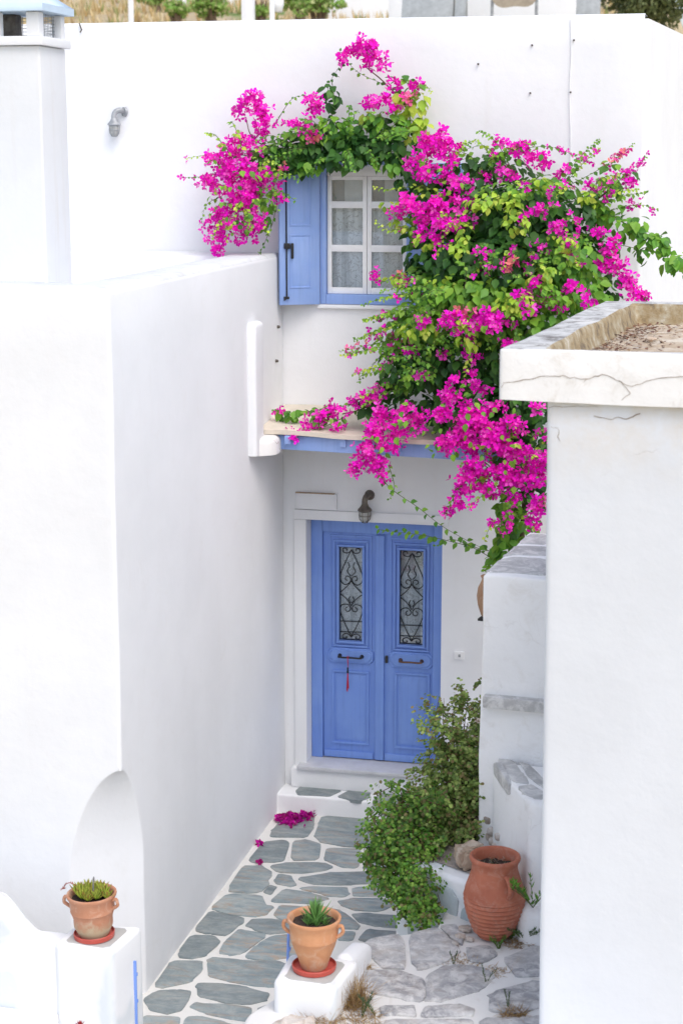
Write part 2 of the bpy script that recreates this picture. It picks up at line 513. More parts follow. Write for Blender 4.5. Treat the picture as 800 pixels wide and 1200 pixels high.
# tufts and small bushes on the hillside, seen over the roof edge
def tuftmesh(n, area, hgt, cols, seed):
    rnd = np.random.RandomState(seed)
    V = []; F = []; C = []
    for i in range(n):
        y = rnd.uniform(*area[2:]); s = rnd.uniform(*area[:2]); x = s * y
        z = hill(x, y); h = rnd.uniform(*hgt); a = rnd.uniform(0, 6.28)
        c = cols[rnd.randint(len(cols))]
        for k in range(4):
            a2 = a + k * 1.7; w_ = h * .12
            dx, dy = math.cos(a2), math.sin(a2)
            j = len(V)
            V += [(x - dy * w_, y + dx * w_, z), (x + dy * w_, y - dx * w_, z), (x + dx * h * .4, y + dy * h * .4, z + h)]
            F.append((j, j + 1, j + 2)); C += [c] * 3
    return V, F, C
V, F, C = tuftmesh(7000, (-.55, .05, 38, 75), (.15, .5), [(.68, .54, .30), (.72, .60, .38), (.55, .42, .24), (.62, .46, .22), (.35, .38, .15)], 3)
tag(mesh_np('hillside_grass', V, F, M_DRY, cols=np.array(C)), kind='stuff')

# ------------------------------------------------------------------ left house
def lpoly(z):
    if z >= 1.70: c = .04
    elif z <= 1.0: c = 1.0
    else: c = max(.04, (1 - (1 - (1.70 - z) / .70) ** 1.6) ** .6)
    return [(-9.0, YB), (XS - .37 * c, YB), (XS, YB + .37 * c), (XS, YF - .004), (-9.0, YF - .004)]
lh = thing('whitewashed_house', 'low whitewashed house on the left with arched chamfered corner beside the slate path', 'house', (XS, YB, 0))
inv = Matrix.Translation((-XS, -YB, 0))
lv = [1.70 - .70 * (1 - (1 - c_ ** (1 / .6)) ** (1 / 1.6)) for c_ in (.04, .08, .14, .2, .28, .36, .44, .52, .6, .68, .76, .84, .9, .95, .98, 1.0)] + [1.72]
rings, divs, radii = plaster_rings(lpoly(4), -.3, 4.76, rp=[.03, .012, .012, .03, .03], rt=.05, amp=.006, step=.3, polyz=lpoly, extra_levels=lv)
for ins, z in ((.30, 4.76), (.33, 4.74), (.35, 4.70), (.36, 4.40)):
    rings.append([wob(Vector((p.x, p.y, z)), .006) for p in ring_poly(lpoly(4), radii, ins, divs=divs)])
bm = bmesh.new(); loft_into(bm, rings)
for f in bm.faces:
    if f.calc_center_median().z > 4.735 or f.calc_center_median().z > 4.3 and f.calc_center_median().z < 4.5 and f.normal.z > .5: f.material_index = 1
bm.transform(inv)
finish('wall', bm, [M_PL, plaster_mat('weathered_parapet_top', base=(.70, .72, .735), dirt=(.45, .43, .40), amount=.5, thr=.5)], lh)
# chimney on the terrace roof
cy = 11.4
def lcl(o):   # keep world placement for a child of a placed thing
    o.location = o.location - o.parent.location if o.parent.parent is None else o.location
    return o
cx1 = onY(48, 100, cy).x
d_ = None
side_back = onY(78, 100, cy)
# depth of the visible side: find Y where X = cx1 projects to u = 78
yy = cy
for _ in range(200):
    yy += .01
    if onY(78, 100, yy).x <= cx1 + 1e-4: break
    if onY(78, 100, yy).x > cx1: continue
cyb = cy + .62
for i in range(400):
    Y_ = cy + i * .01
    if onY(78, 100, Y_).x <= cx1: cyb = Y_; break
zb = onY(48, 53, cy).z; zo = onY(48, 42, cy).z; zc = onY(48, 13, cy).z; zt_ = onY(48, 0, cy).z
cx0 = cx1 - .62
chim = lcl(plaster('chimney', [(cx0, cy), (cx1, cy), (cx1, cyb), (cx0, cyb)], 4.35, zb, plaster_mat('chimney_whitewash', base=(.74, .755, .77), amount=.15, streak=.25), lh, rp=.02, rt=.01, amp=.004))
chim.location = (-XS, -YB, 0)
lcl2 = lambda o: o
k_ = .03
o = box('band', cx0 - k_, cx1 + k_, cy - k_, cyb + k_, zb + .002, zo, M_PL, chim, .008)
for (px0, px1, py0, py1) in ((cx0, cx0 + .07, cy, cy + .07), (cx1 - .09, cx1, cy, cy + .09), (cx1 - .07, cx1, cyb - .07, cyb), (cx0, cx0 + .07, cyb - .07, cyb), ((cx0 + cx1) / 2 - .04, (cx0 + cx1) / 2 + .03, cy, cy + .07)):
    box('corner_post', px0, px1, py0, py1, zo + .002, zc, M_PL, chim, .008)
bm = bmesh.new()
hh = zc - zo
for i in range(14):
    x = cx0 + .06 + i * (cx1 - cx0 - .12) / 13
    tube_into(bm, [(x, cyb - .05, zo), (x, cyb - .05, zc)], .0025, 4)
    y = cy + .06 + i * (cyb - cy - .12) / 13
    tube_into(bm, [(cx1 - .05, y, zo), (cx1 - .05, y, zc)], .0025, 4)
for i in range(7):
    z = zo + hh * (i + .5) / 7
    tube_into(bm, [(cx0 + .05, cyb - .05, z), (cx1 - .05, cyb - .05, z)], .0025, 4)
    tube_into(bm, [(cx1 - .05, cy + .05, z), (cx1 - .05, cyb - .05, z)], .0025, 4)
o = finish('wire_mesh', bm, M_GREYMET, chim); o['kind'] = 'stuff'
box('flue', cx0 + .24, cx0 + .36, cy + .22, cy + .34, zo + .002, zc, M_RUST, chim, .01)
bm = bmesh.new()
e_ = .05
lo = [(cx0 - e_, cy - e_), (cx1 + e_, cy - e_), (cx1 + e_, cyb + e_), (cx0 - e_, cyb + e_)]
vs0 = [bm.verts.new((x, y, zc + .002)) for x, y in lo]
vs1 = [bm.verts.new((x, y, zc + .05)) for x, y in lo]
mx_, my_ = (cx0 + cx1) / 2, (cy + cyb) / 2
vs2 = [bm.verts.new((mx_ + (x - mx_) * .55, my_ + (y - my_) * .55, zc + .16)) for x, y in lo]
bm.faces.new(vs0[::-1]); bm.faces.new(vs2)
for a, b_ in ((vs0, vs1), (vs1, vs2)):
    for i in range(4): bm.faces.new((a[i], a[(i + 1) % 4], b_[(i + 1) % 4], b_[i]))
finish('cap', bm, simple('pale_blue_wash', (.55, .68, .80), .8, var=.03), chim)

# plaster fin that carries the canopy
fz0 = onX(291, 535, XS).z; fz1 = onX(291, 378, XS).z
o = plaster('pilaster', [(XS - .02, 13.12), (XS + .065, 13.12), (XS + .065, 13.36), (XS - .02, 13.36)], fz0, fz1, M_PL, lh, rp=.03, rt=.04, amp=.004, step=.12)
o.location = (-XS, -YB, 0)
o = plaster('bracket', [(XS - .02, 13.13), (XS + .17, 13.30), (XS + .17, 13.52), (XS - .02, 13.55)], fz0 - .01, fz0 + .13, M_PLOLD, lh, rp=.05, rt=.05, amp=.008, step=.12)
o.location = (-XS, -YB, 0)

# ------------------------------------------------------------------ main house: facade with openings
hs_ = thing('whitewashed_house', 'tall whitewashed house at the end of the path with blue double door and shuttered window', 'house', (0, 0, 0))
ztop = onY(540, 19, YF).z
xr = onY(760, 15, YF).x
DX0, DX1, DZ0, DZ1 = rect(360, 612, 516.5, 899, YF)
WX0, WX1, WZ0, WZ1 = rect(375, 181, 486, 357, YF)
bm = bmesh.new()
def divide(a, b, n_step=.22):
    n = max(1, int(round((b - a) / n_step))); return [a + (b - a) * i / n for i in range(n)]
xcut = [-9.0, XS - .3, min(DX0, WX0), max(DX0, WX0), min(DX1, WX1), max(DX1, WX1), xr - .03]
zcut = [-.3, DZ0, DZ1, WZ0, WZ1, ztop - .04]
def inside(x, z):
    return (DX0 < x < DX1 and DZ0 < z < DZ1) or (WX0 < x < WX1 and WZ0 < z < WZ1)
gx = []; gz = []
for a, b_ in zip(xcut[:-1], xcut[1:]):
    if b_ - a > 1e-4: gx += divide(a, b_)
gx.append(xcut[-1])
for a, b_ in zip(zcut[:-1], zcut[1:]): gz += divide(a, b_)
gz.append(zcut[-1])
grid = {}
def gv(i, j):
    if (i, j) not in grid:
        p = Vector((gx[i], YF, gz[j])); q = wob(p, .006)
        near = (abs(p.x - DX0) < .01 or abs(p.x - DX1) < .01 or abs(p.z - DZ0) < .01 or abs(p.z - DZ1) < .01 or abs(p.x - WX0) < .01 or abs(p.x - WX1) < .01 or abs(p.z - WZ1) < .01 or abs(p.z - WZ0) < .01)
        grid[(i, j)] = bm.verts.new(Vector((p.x, q.y if not near else YF, p.z)))
    return grid[(i, j)]
for i in range(len(gx) - 1):
    for j in range(len(gz) - 1):
        if not inside((gx[i] + gx[i + 1]) / 2, (gz[j] + gz[j + 1]) / 2):
            bm.faces.new((gv(i, j), gv(i + 1, j), gv(i + 1, j + 1), gv(i, j + 1))).smooth = True
# rounded top and right edges
nj = len(gz) - 1; ni = len(gx) - 1
prev = [grid[(i, nj)] for i in range(len(gx))]
for a in (30, 60, 90):
    cur = [bm.verts.new((p.co.x, YF + .04 * (1 - math.cos(R(a))), ztop - .04 + .04 * math.sin(R(a)))) for p in [grid[(i, nj)] for i in range(len(gx))]]
    for i in range(ni): bm.faces.new((prev[i], prev[i + 1], cur[i + 1], cur[i])).smooth = True
    prev = cur
back = [bm.verts.new((p.co.x, YF + .35, ztop)) for p in prev]
for i in range(ni): bm.faces.new((prev[i], prev[i + 1], back[i + 1], back[i]))
prev = [grid[(ni, j)] for j in range(len(gz))]
for a in (30, 60, 85):
    cur = [bm.verts.new((xr - .03 + .03 * math.sin(R(a)), YF + .03 * (1 - math.cos(R(a))), p.co.z)) for p in [grid[(ni, j)] for j in range(len(gz))]]
    for j in range(nj): bm.faces.new((prev[j], cur[j], cur[j + 1], prev[j + 1])).smooth = True
    prev = cur
L_ = 9.0; sa = R(5.6)
cur = [bm.verts.new((xr + math.sin(sa) * L_, YF + math.cos(sa) * L_, p.co.z)) for p in prev]
for j in range(nj): bm.faces.new((prev[j], cur[j], cur[j + 1], prev[j + 1]))
for (x0, x1, z0, z1) in ((DX0, DX1, DZ0, DZ1), (WX0, WX1, WZ0, WZ1)):
    cs = [(x0, z0), (x1, z0), (x1, z1), (x0, z1)]
    for q in range(4):
        (ax, az), (bx, bz) = cs[q], cs[(q + 1) % 4]
        bm.faces.new([bm.verts.new(p) for p in ((ax, YF - .001, az), (bx, YF - .001, bz), (bx, YF + .35, bz), (ax, YF + .35, az))])
finish('wall', bm, M_PLF, hs_)
box('roof_slab', -9.0, xr - .05, YF + .352, 22.8, ztop - .25, ztop - .05, M_PL, hs_)
box('dark_room_box', DX0 - .3, DX1 + .3, YF + .356, YF + 1.4, .1, DZ1 + .3, M_DARK, hs_)  # added dark box: stops light leaks and paints the room unlit
box('dark_room_box', WX0 - .3, WX1 + .3, YF + .356, YF + 1.4, WZ0 - .3, WZ1 + .3, M_DARK, hs_)
# door surround, a narrow raised band
sx0, _, _, sz1 = rect(346, 600, 516, 899, YF)
bm = bmesh.new()
box_into(bm, sx0, DX0 - .001, YF - .03, YF + .02, .16, DZ1, .006)
box_into(bm, sx0, DX1 + .05, YF - .03, YF + .02, DZ1 + .002, sz1, .006)
finish('door_surround', bm, M_PLF, hs_)
a_, b_, c_, d__ = rect(347, 578, 395, 600, YF)
box('plaster_band', a_, b_, YF - .022, YF + .02, sz1 + .004, d__, M_PLF, hs_, .006)
bm = bmesh.new(); box_into(bm, a_, b_ - .02, YF - .028, YF, d__ - .001, d__ + .006)
finish('rust_line', bm, simple('rust_streak', (.42, .30, .20), .9), hs_)

# ------------------------------------------------------------------ path, step, threshold
bm = bmesh.new()
nx_, ny_ = 40, 60
for i in range(nx_ + 1):
    for j in range(ny_ + 1):
        x = XS - .5 + 3.3 * i / nx_; y = 7.0 + 6.94 * j / ny_
        z = noise.noise(Vector((x * 6, y * 6, 0))) * .003
        bm.verts.new((x, y, z))
bm.verts.ensure_lookup_table()
for i in range(nx_):
    for j in range(ny_):
        a = i * (ny_ + 1) + j
        bm.faces.new([bm.verts[k] for k in (a, a + ny_ + 1, a + ny_ + 2, a + 1)]).smooth = True
path = tag(finish('path', bm, M_GROUT), kind='structure')

def chaikin(P, it=2, q=.22):
    for _ in range(it):
        o = []
        for i in range(len(P)):
            a, b_ = P[i], P[(i + 1) % len(P)]
            o += [a.lerp(b_, q), a.lerp(b_, 1 - q)]
        P = o
    return P
def stone(name, pts, nrm, thick, mat, parent, ploc=Vector((0, 0, 0)), rough=.004, rnd=.012, it=2, top=.004, grow=1.05):
    """slab of stone: an outline on a plane, with worn edge and uneven top"""
    P = [Vector(p) for p in pts]
    c = sum(P, Vector()) / len(P)
    area = Vector()
    for i in range(len(P)): area += (P[i] - c).cross(P[(i + 1) % len(P)] - c)
    if area.dot(nrm) < 0: P.reverse()
    P = [c + (p - c) * grow for p in P]
    P = chaikin(P, it, .12)
    Q = []
    for i, p in enumerate(P):
        r_ = noise.noise_vector(p * 23) * rough * 2.5
        r_ -= nrm * r_.dot(nrm)
        Q.append(p + r_)
    bm = bmesh.new()
    rings = [[q - nrm * thick for q in Q], [q + nrm * (top * .4) for q in Q], [q + (c - q).normalized() * rnd + nrm * (top + noise.noise(q * 9) * rough) for q in Q],
             [q.lerp(c, .5) + nrm * (top * 1.2 + noise.noise(q * 7) * rough) for q in Q]]
    Vv = [[bm.verts.new(q - c) for q in r_] for r_ in rings]
    n = len(Q)
    for i in range(3):
        for k in range(n):
            bm.faces.new((Vv[i][k], Vv[i][(k + 1) % n], Vv[i + 1][(k + 1) % n], Vv[i + 1][k])).smooth = i > 0
    bm.faces.new(Vv[3]).smooth = True
    o = finish(name, bm, mat, parent)
    o.location = c - ploc
    return o
ZUP = Vector((0, 0, 1))
PATH_STONES = [
 [(316,980),(320,972),(332,956),(369,955),(367,967),(360,981)],
 [(378,957),(430,960),(441,975),(441,988),(425,993),(400,991),(376,986),(369,979),(374,966)],
 [(291,1010),(310,986),(335,985),(338,987),(333,1008),(320,1010)],
 [(344,986),(360,984),(376,990),(372,1007),(341,1008)],
 [(384,994),(420,995),(424,1002),(417,1017),(402,1016),(380,1007)],
 [(430,1003),(445,998),(470,1003),(466,1017),(424,1018)],
 [(317,1015),(335,1011),(380,1011),(390,1016),(380,1020),(355,1023),(327,1022)],
 [(349,1029),(392,1022),(437,1022),(444,1034),(407,1037),(365,1036)],
 [(320,1031),(327,1024),(342,1027),(347,1037),(340,1039),(324,1035)],
 [(266,1044),(287,1015),(307,1015),(320,1024),(314,1032),(315,1036),(305,1045),(290,1046)],
 [(308,1046),(316,1037),(324,1040),(318,1048)],
 [(317,1057),(332,1042),(360,1045),(385,1053),(367,1059)],
 [(351,1041),(364,1039),(405,1040),(409,1047),(400,1051),(382,1049)],
 [(414,1040),(445,1038),(466,1040),(464,1050),(415,1050)],
 [(397,1056),(410,1053),(450,1053),(462,1060),(446,1067),(420,1067),(400,1061)],
 [(411,1071),(430,1070),(470,1074),(476,1088),(440,1085),(420,1080)],
 [(378,1063),(400,1067),(420,1083),(419,1088),(390,1087)],
 [(419,1100),(430,1089),(470,1092),(470,1102),(440,1108)],
 [(400,1091),(415,1092),(411,1102),(398,1102)],
 [(321,1071),(329,1061),(357,1063),(361,1070),(337,1080),(325,1075)],
 [(250,1062),(267,1048),(307,1050),(311,1060),(320,1062),(312,1071),(297,1074),(270,1071),(252,1066)],
 [(229,1090),(246,1067),(285,1076),(284,1081),(265,1096),(245,1094)],
 [(289,1084),(296,1077),(320,1077),(350,1083),(345,1092),(310,1094),(295,1088)],
 [(256,1116),(265,1102),(280,1089),(310,1095),(309,1099),(285,1116),(270,1119)],
 [(289,1119),(302,1107),(320,1097),(345,1095),(352,1120),(310,1125),(292,1123)],
 [(209,1117),(225,1096),(252,1097),(256,1105),(240,1120),(227,1123),(212,1122)],
 [(245,1126),(250,1122),(285,1126),(332,1127),(340,1155),(305,1156),(267,1149),(245,1144)],
 [(181,1155),(202,1126),(237,1127),(235,1137),(225,1150),(192,1157)],
 [(170,1171),(182,1162),(210,1160),(222,1162),(221,1171),(214,1182),(197,1188),(175,1182)],
 [(231,1157),(235,1152),(260,1153),(285,1156),(314,1164),(311,1172),(290,1177),(260,1174),(234,1167)],
 [(222,1180),(232,1175),(270,1177),(295,1181),(291,1197),(270,1194),(240,1187)],
 [(302,1182),(320,1176),(345,1178),(340,1203),(300,1205)],
 [(168,1190),(190,1191),(211,1192),(208,1210),(166,1210)],
 [(219,1192),(235,1191),(260,1197),(292,1206),(270,1220),(215,1216)],
 [(150,1218),(205,1216),(206,1236),(140,1238)], [(214,1222),(270,1226),(300,1214),(320,1214),(330,1240),(215,1240)],
 [(476,1010),(500,1006),(510,1020),(478,1022)], [(448,978),(470,970),(500,975),(500,990),(450,992)], [(445,962),(500,962),(500,970),(452,974)],
 [(472,1046),(500,1046),(500,1064),(474,1062)],
]
for s in PATH_STONES:
    stone('flagstone', [onZ(u, v_, .006) for u, v_ in s], ZUP, .03, M_SLATE, path, rough=.0065, rnd=.007)

zst = .17
yst = onZ(334, 931, zst).y
xw = DX1 + .35
step = tag(plaster('step', [(XS - .02, yst), (-2.0, yst), (-2.0, YF + .01), (XS - .02, YF + .01)], -.05, zst, M_PL, rp=.01, rt=.02, amp=.004, step=.2), kind='structure')
for s in ([(347,927),(354,921),(397,923),(399,927),(385,933),(370,932),(349,931)], [(395,934),(410,926),(434,927),(431,936),(421,938)], [(436,939),(445,930),(475,931),(470,943),(450,942)], [(482,936),(500,933),(515,938),(500,946),(484,944)]):
    stone('flagstone', [onZ(u, v_, zst + .004) for u, v_ in s], ZUP, .03, M_SLATE, step, rough=.003, rnd=.006)
# sill wall under the door, marble threshold
zsill = DZ0
box('threshold_base', sx0 - .02, DX1 + .12, YF - .10, YF + .02, zst + .003, zsill - .03, M_PL, hs_, .008)
box('threshold', sx0 + .04, DX1 + .10, YF - .13, YF + .30, zsill - .028, zsill + .004, M_MARBLE, hs_, .006)

# ------------------------------------------------------------------ door
YD = YF + .17
def bar_frame(bm, x0, x1, z0, z1, w, y0, y1, bev=.004):
    box_into(bm, x0, x1, y0, y1, z1 - w, z1, bev)
    box_into(bm, x0, x1, y0, y1, z0, z0 + w, bev)
    box_into(bm, x0, x0 + w, y0 + .0015, y1, z0 + w, z1 - w, bev)
    box_into(bm, x1 - w, x1, y0 + .0015, y1, z0 + w, z1 - w, bev)
zb_ = zsill + .006
fx0 = DX0 + .002; fx1 = DX1 - .002; fz1_ = DZ1 - .002
la, lb, _, lt = rect(379, 624, 449, 890, YD)
ra, rb, _, _ = rect(449, 624, 507, 890, YD)
bm = bmesh.new()
box_into(bm, fx0, la - .003, YD - .03, YD + .08, zb_, fz1_, .004)
box_into(bm, rb + .003, fx1, YD - .03, YD + .08, zb_, fz1_, .004)
box_into(bm, la - .001, rb + .001, YD - .028, YD + .08, lt + .004, fz1_, .004)
finish('door_frame', bm, M_BLUE, hs_)
def spiral(cx, cz, r, a0, turns, sgn, n=18):
    return [(cx + r * (1 - .75 * i / n) * math.cos(a0 + sgn * turns * 2 * math.pi * i / n), cz + r * (1 - .75 * i / n) * math.sin(a0 + sgn * turns * 2 * math.pi * i / n)) for i in range(n + 1)]
def crom(P, k=6):
    P = [Vector(p) for p in P]; o = []
    for i in range(len(P) - 1):
        p0 = P[max(i - 1, 0)]; p1 = P[i]; p2 = P[i + 1]; p3 = P[min(i + 2, len(P) - 1)]
        for j in range(k):
            t_ = j / k
            o.append(.5 * ((2 * p1) + (p2 - p0) * t_ + (2 * p0 - 5 * p1 + 4 * p2 - p3) * t_ ** 2 + (3 * p1 - p0 - 3 * p2 + p3) * t_ ** 3))
    o.append(P[-1]); return o
def door_leaf(x0, x1, g, rail, low, kick, handle_mat, centre_strip):
    """g, rail, low: pixel rectangles measured on the door plane"""
    leaf = None
    gx0, gx1, gz0, gz1 = rect(*g, YD + .01)
    bm = bmesh.new()
    y0, y1 = YD, YD + .045
    z0, z1 = zb_ + .004, lt
    box_into(bm, x0, gx0, y0, y1, z0, z1, .003)
    box_into(bm, gx1, x1, y0, y1, z0, z1, .003)
    box_into(bm, gx0 - .001, gx1 + .001, y0 + .0008, y1, gz1, z1, .002)
    box_into(bm, gx0 - .001, gx1 + .001, y0 + .0008, y1, z0, gz0, .002)
    leaf = finish('door_leaf', bm, M_BLUE, hs_)
    # mouldings round the glass: two stepped frames
    bm = bmesh.new()
    for w_, d_m, ww in ((.085, .012, .016), (.052, .020, .018), (.020, .028, .020)):
        bar_frame(bm, gx0 - w_, gx1 + w_, gz0 - w_ * 1.1, gz1 + w_ * 1.25, ww, y0 - d_m, y0 + .002)
    finish('moulding', bm, M_BLUE, leaf)
    # lock rail with cut corners
    rx0, rx1, rz0, rz1 = rect(*rail, YD - .02)
    bm = bmesh.new()
    for (ins, ya, yb_) in ((0, y0 - .018, y0 + .002), (.016, y0 - .028, y0 - .015)):
        c_ = .03
        P = [(rx0 + ins + c_, rz0 + ins), (rx1 - ins - c_, rz0 + ins), (rx1 - ins, rz0 + ins + c_), (rx1 - ins, rz1 - ins - c_), (rx1 - ins - c_, rz1 - ins), (rx0 + ins + c_, rz1 - ins), (rx0 + ins, rz1 - ins - c_), (rx0 + ins, rz0 + ins + c_)]
        A = [bm.verts.new((x, ya, z)) for x, z in P]
        B = [bm.verts.new((mx2 + (x - mx2) * 1.05, yb_, mz2 + (z - mz2) * 1.10)) for mx2, mz2 in [((rx0 + rx1) / 2, (rz0 + rz1) / 2)] for x, z in P]
        bm.faces.new(A)
        for i in range(8): bm.faces.new((A[i], B[i], B[(i + 1) % 8], A[(i + 1) % 8]))
    finish('lock_rail', bm, M_BLUE, leaf)
    # lower raised panel
    px0, px1, pz0, pz1 = rect(*low, YD - .01)
    bm = bmesh.new()
    bar_frame(bm, px0, px1, pz0, pz1, .018, y0 - .016, y0 + .002)
    def pyr(ins0, ins1, ya, yb_):
        A = [bm.verts.new(p) for p in ((px0 + ins0, yb_, pz0 + ins0), (px1 - ins0, yb_, pz0 + ins0), (px1 - ins0, yb_, pz1 - ins0), (px0 + ins0, yb_, pz1 - ins0))]
        B = [bm.verts.new(p) for p in ((px0 + ins1, ya, pz0 + ins1 * 1.2), (px1 - ins1, ya, pz0 + ins1 * 1.2), (px1 - ins1, ya, pz1 - ins1 * 1.2), (px0 + ins1, ya, pz1 - ins1 * 1.2))]
        for i in range(4): bm.faces.new((A[i], A[(i + 1) % 4], B[(i + 1) % 4], B[i]))
        bm.faces.new(B)
    pyr(.028, .036, y0 - .007, y0 + .001)
    pyr(.045, .075, y0 - .016, y0 - .006)
    finish('lower_panel', bm, M_BLUE, leaf)
    kx0, kx1, kz0, kz1 = rect(*kick, YD - .01)
    box('kick_board', kx0, kx1, y0 - .02, y0 + .002, z0 + .001, kz1, M_BLUE, leaf, .01)
    # glass, lace and scrolled grille
    box('pane', gx0 - .004, gx1 + .004, y0 + .020, y0 + .024, gz0 - .004, gz1 + .004, M_GLASS, leaf)
    box('lace_curtain', gx0 - .008, gx1 + .008, y0 + .046, y0 + .049, gz0 - .02, gz1 + .02, M_LACE, leaf)
    cxm = (gx0 + gx1) / 2; hw = (gx1 - gx0) / 2; H_ = gz1 - gz0
    bm = bmesh.new()
    yg = y0 + .008
    rr = .0042
    def T(x, y): return (cxm + x * hw, yg, gz1 - y * H_)
    def ln(P, k=6): tube_into(bm, [T(p[0], p[1]) for p in crom([(x, y, 0) for x, y in P], k)], rr, 5)
    for s_ in (-1, 1):
        ln([(0, .03), (s_ * .5, .16), (s_ * .93, .29), (s_ * .90, .37), (s_ * .5, .405), (s_ * .1, .37), (s_ * .12, .325), (s_ * .42, .315), (s_ * .52, .345), (s_ * .33, .362)])
        ln([(0, .36), (s_ * .35, .42), (s_ * .95, .49)])
        ln([(s_ * .95, .505), (s_ * .4, .56), (0, .63)])
        ln([(0, .96), (s_ * .5, .84), (s_ * .95, .70), (s_ * .85, .63), (s_ * .35, .615), (s_ * .08, .65), (s_ * .15, .685), (s_ * .42, .69), (s_ * .5, .66), (s_ * .33, .645)])
        ln([(0, .03), (s_ * .3, .065), (s_ * .7, .055), (s_ * .72, .02), (s_ * .4, .02), (s_ * .42, .04)])
        ln([(0, .97), (s_ * .3, .935), (s_ * .7, .945), (s_ * .72, .98), (s_ * .4, .98), (s_ * .42, .96)])
        ln([(s_ * .05, .31), (s_ * .35, .26), (s_ * .18, .21), (s_ * .30, .16)])
        ln([(s_ * .05, .60), (s_ * .22, .56), (s_ * .1, .53)])
    ln([(-1, .80), (1, .795)]); ln([(-1, .915), (1, .91)])
    bar_frame(bm, gx0, gx1, gz0, gz1, .006, yg - .004, yg + .004, .001)
    bar = None
    finish('grille', bm, M_IRON, leaf)
    # pull handle
    hx0, hx1 = rx0 + (rx1 - rx0) * .26, rx1 - (rx1 - rx0) * .24
    hz = (rz0 + rz1) / 2
    bm = bmesh.new()
    for x in (hx0, hx1):
        tube_into(bm, [(x, y0 - .026, hz), (x, y0 - .034, hz), (x, y0 - .058, hz)], [.019, .017, .009], 10)
        tube_into(bm, [(x, y0 - .048, hz), (x, y0 - .072, hz)], [.011, .011], 10)
    tube_into(bm, crom([(hx0, y0 - .062, hz), (hx0 + .02, y0 - .066, hz - .006), ((hx0 + hx1) / 2, y0 - .068, hz - .004), (hx1 - .02, y0 - .066, hz - .006), (hx1, y0 - .062, hz)], 4), .0085, 8)
    finish('handle', bm, handle_mat, leaf)
    return leaf, (hx0, hx1, hz)
d1, h1 = door_leaf(la, lb - .002, (398, 641, 425, 750), (385, 760, 436.5, 777), (389, 786, 432, 872), (380, 880, 437, 893), M_IRON, True)
d2, h2 = door_leaf(ra + .0, rb, (468.5, 645, 496, 755), (456.5, 765, 508 - 2, 783), (462, 789, 503, 878), (450, 885, 506, 899), M_BRASS, False)
sx_a, sx_b, _, _ = rect(440, 640, 449.5, 890, YD)
bm = bmesh.new()
box_into(bm, sx_a, sx_b + .006, YD - .03, YD + .001, zb_ + .01, lt - .01, .008)
finish('cover_strip', bm, M_BLUE, d1)
bm = bmesh.new()
kx, _, _, kz = rect(453, 772, 455, 780, YD)
box_into(bm, kx - .012, kx + .012, YD - .018, YD + .002, kz - .035, kz + .03, .006)
finish('keyhole', bm, M_IRON, d2)
# red tassel hanging from the left handle
tx = h1[0] + (h1[1] - h1[0]) * .42; tz = h1[2]; ty = YD - .082
ta = thing('tassel', 'thin red tassel hanging from the left door handle', 'tassel', (tx, ty, tz))
bm = bmesh.new()
tube_into(bm, [(-.004, .012, .012), (-.004, -.004, .006), (0, -.004, -.04), (.002, 0, -.09)], .0022, 5)
tube_into(bm, [(.005, .012, .012), (.006, -.004, .006), (.004, -.004, -.04), (.002, 0, -.09)], .0022, 5)
finish('cord', bm, M_RED, ta)
bm = bmesh.new()
lathe_into(bm, [(.001, -.085), (.008, -.09), (.008, -.105), (.005, -.11), (.009, -.118), (.009, -.135), (.004, -.14)], 8)
finish('bead', bm, M_IRON, ta)
bm = bmesh.new()
for i in range(16):
    a = i * 2.4; r_ = .006
    tube_into(bm, [(r_ * .6 * math.cos(a), r_ * .6 * math.sin(a), -.135), (r_ * math.cos(a), r_ * math.sin(a), -.2), (r_ * 1.4 * math.cos(a) + .002 * math.sin(i), r_ * 1.4 * math.sin(a), -.27 - .04 * ((i * 7) % 5) / 5)], .0016, 4)
finish('fringe', bm, M_RED, ta)

# door bell plate
bx_ = onY(538, 768, YF)
o = tag(box('light_switch', bx_.x - .045, bx_.x + .045, YF - .012, YF + .002, bx_.z - .035, bx_.z + .035, M_WOODW, None, .004), 'small white bell switch plate on the wall right of the door', 'switch')
o2 = box('button', bx_.x - .008, bx_.x + .012, YF - .016, YF - .011, bx_.z - .012, bx_.z + .012, M_GREYMET, o, .002)

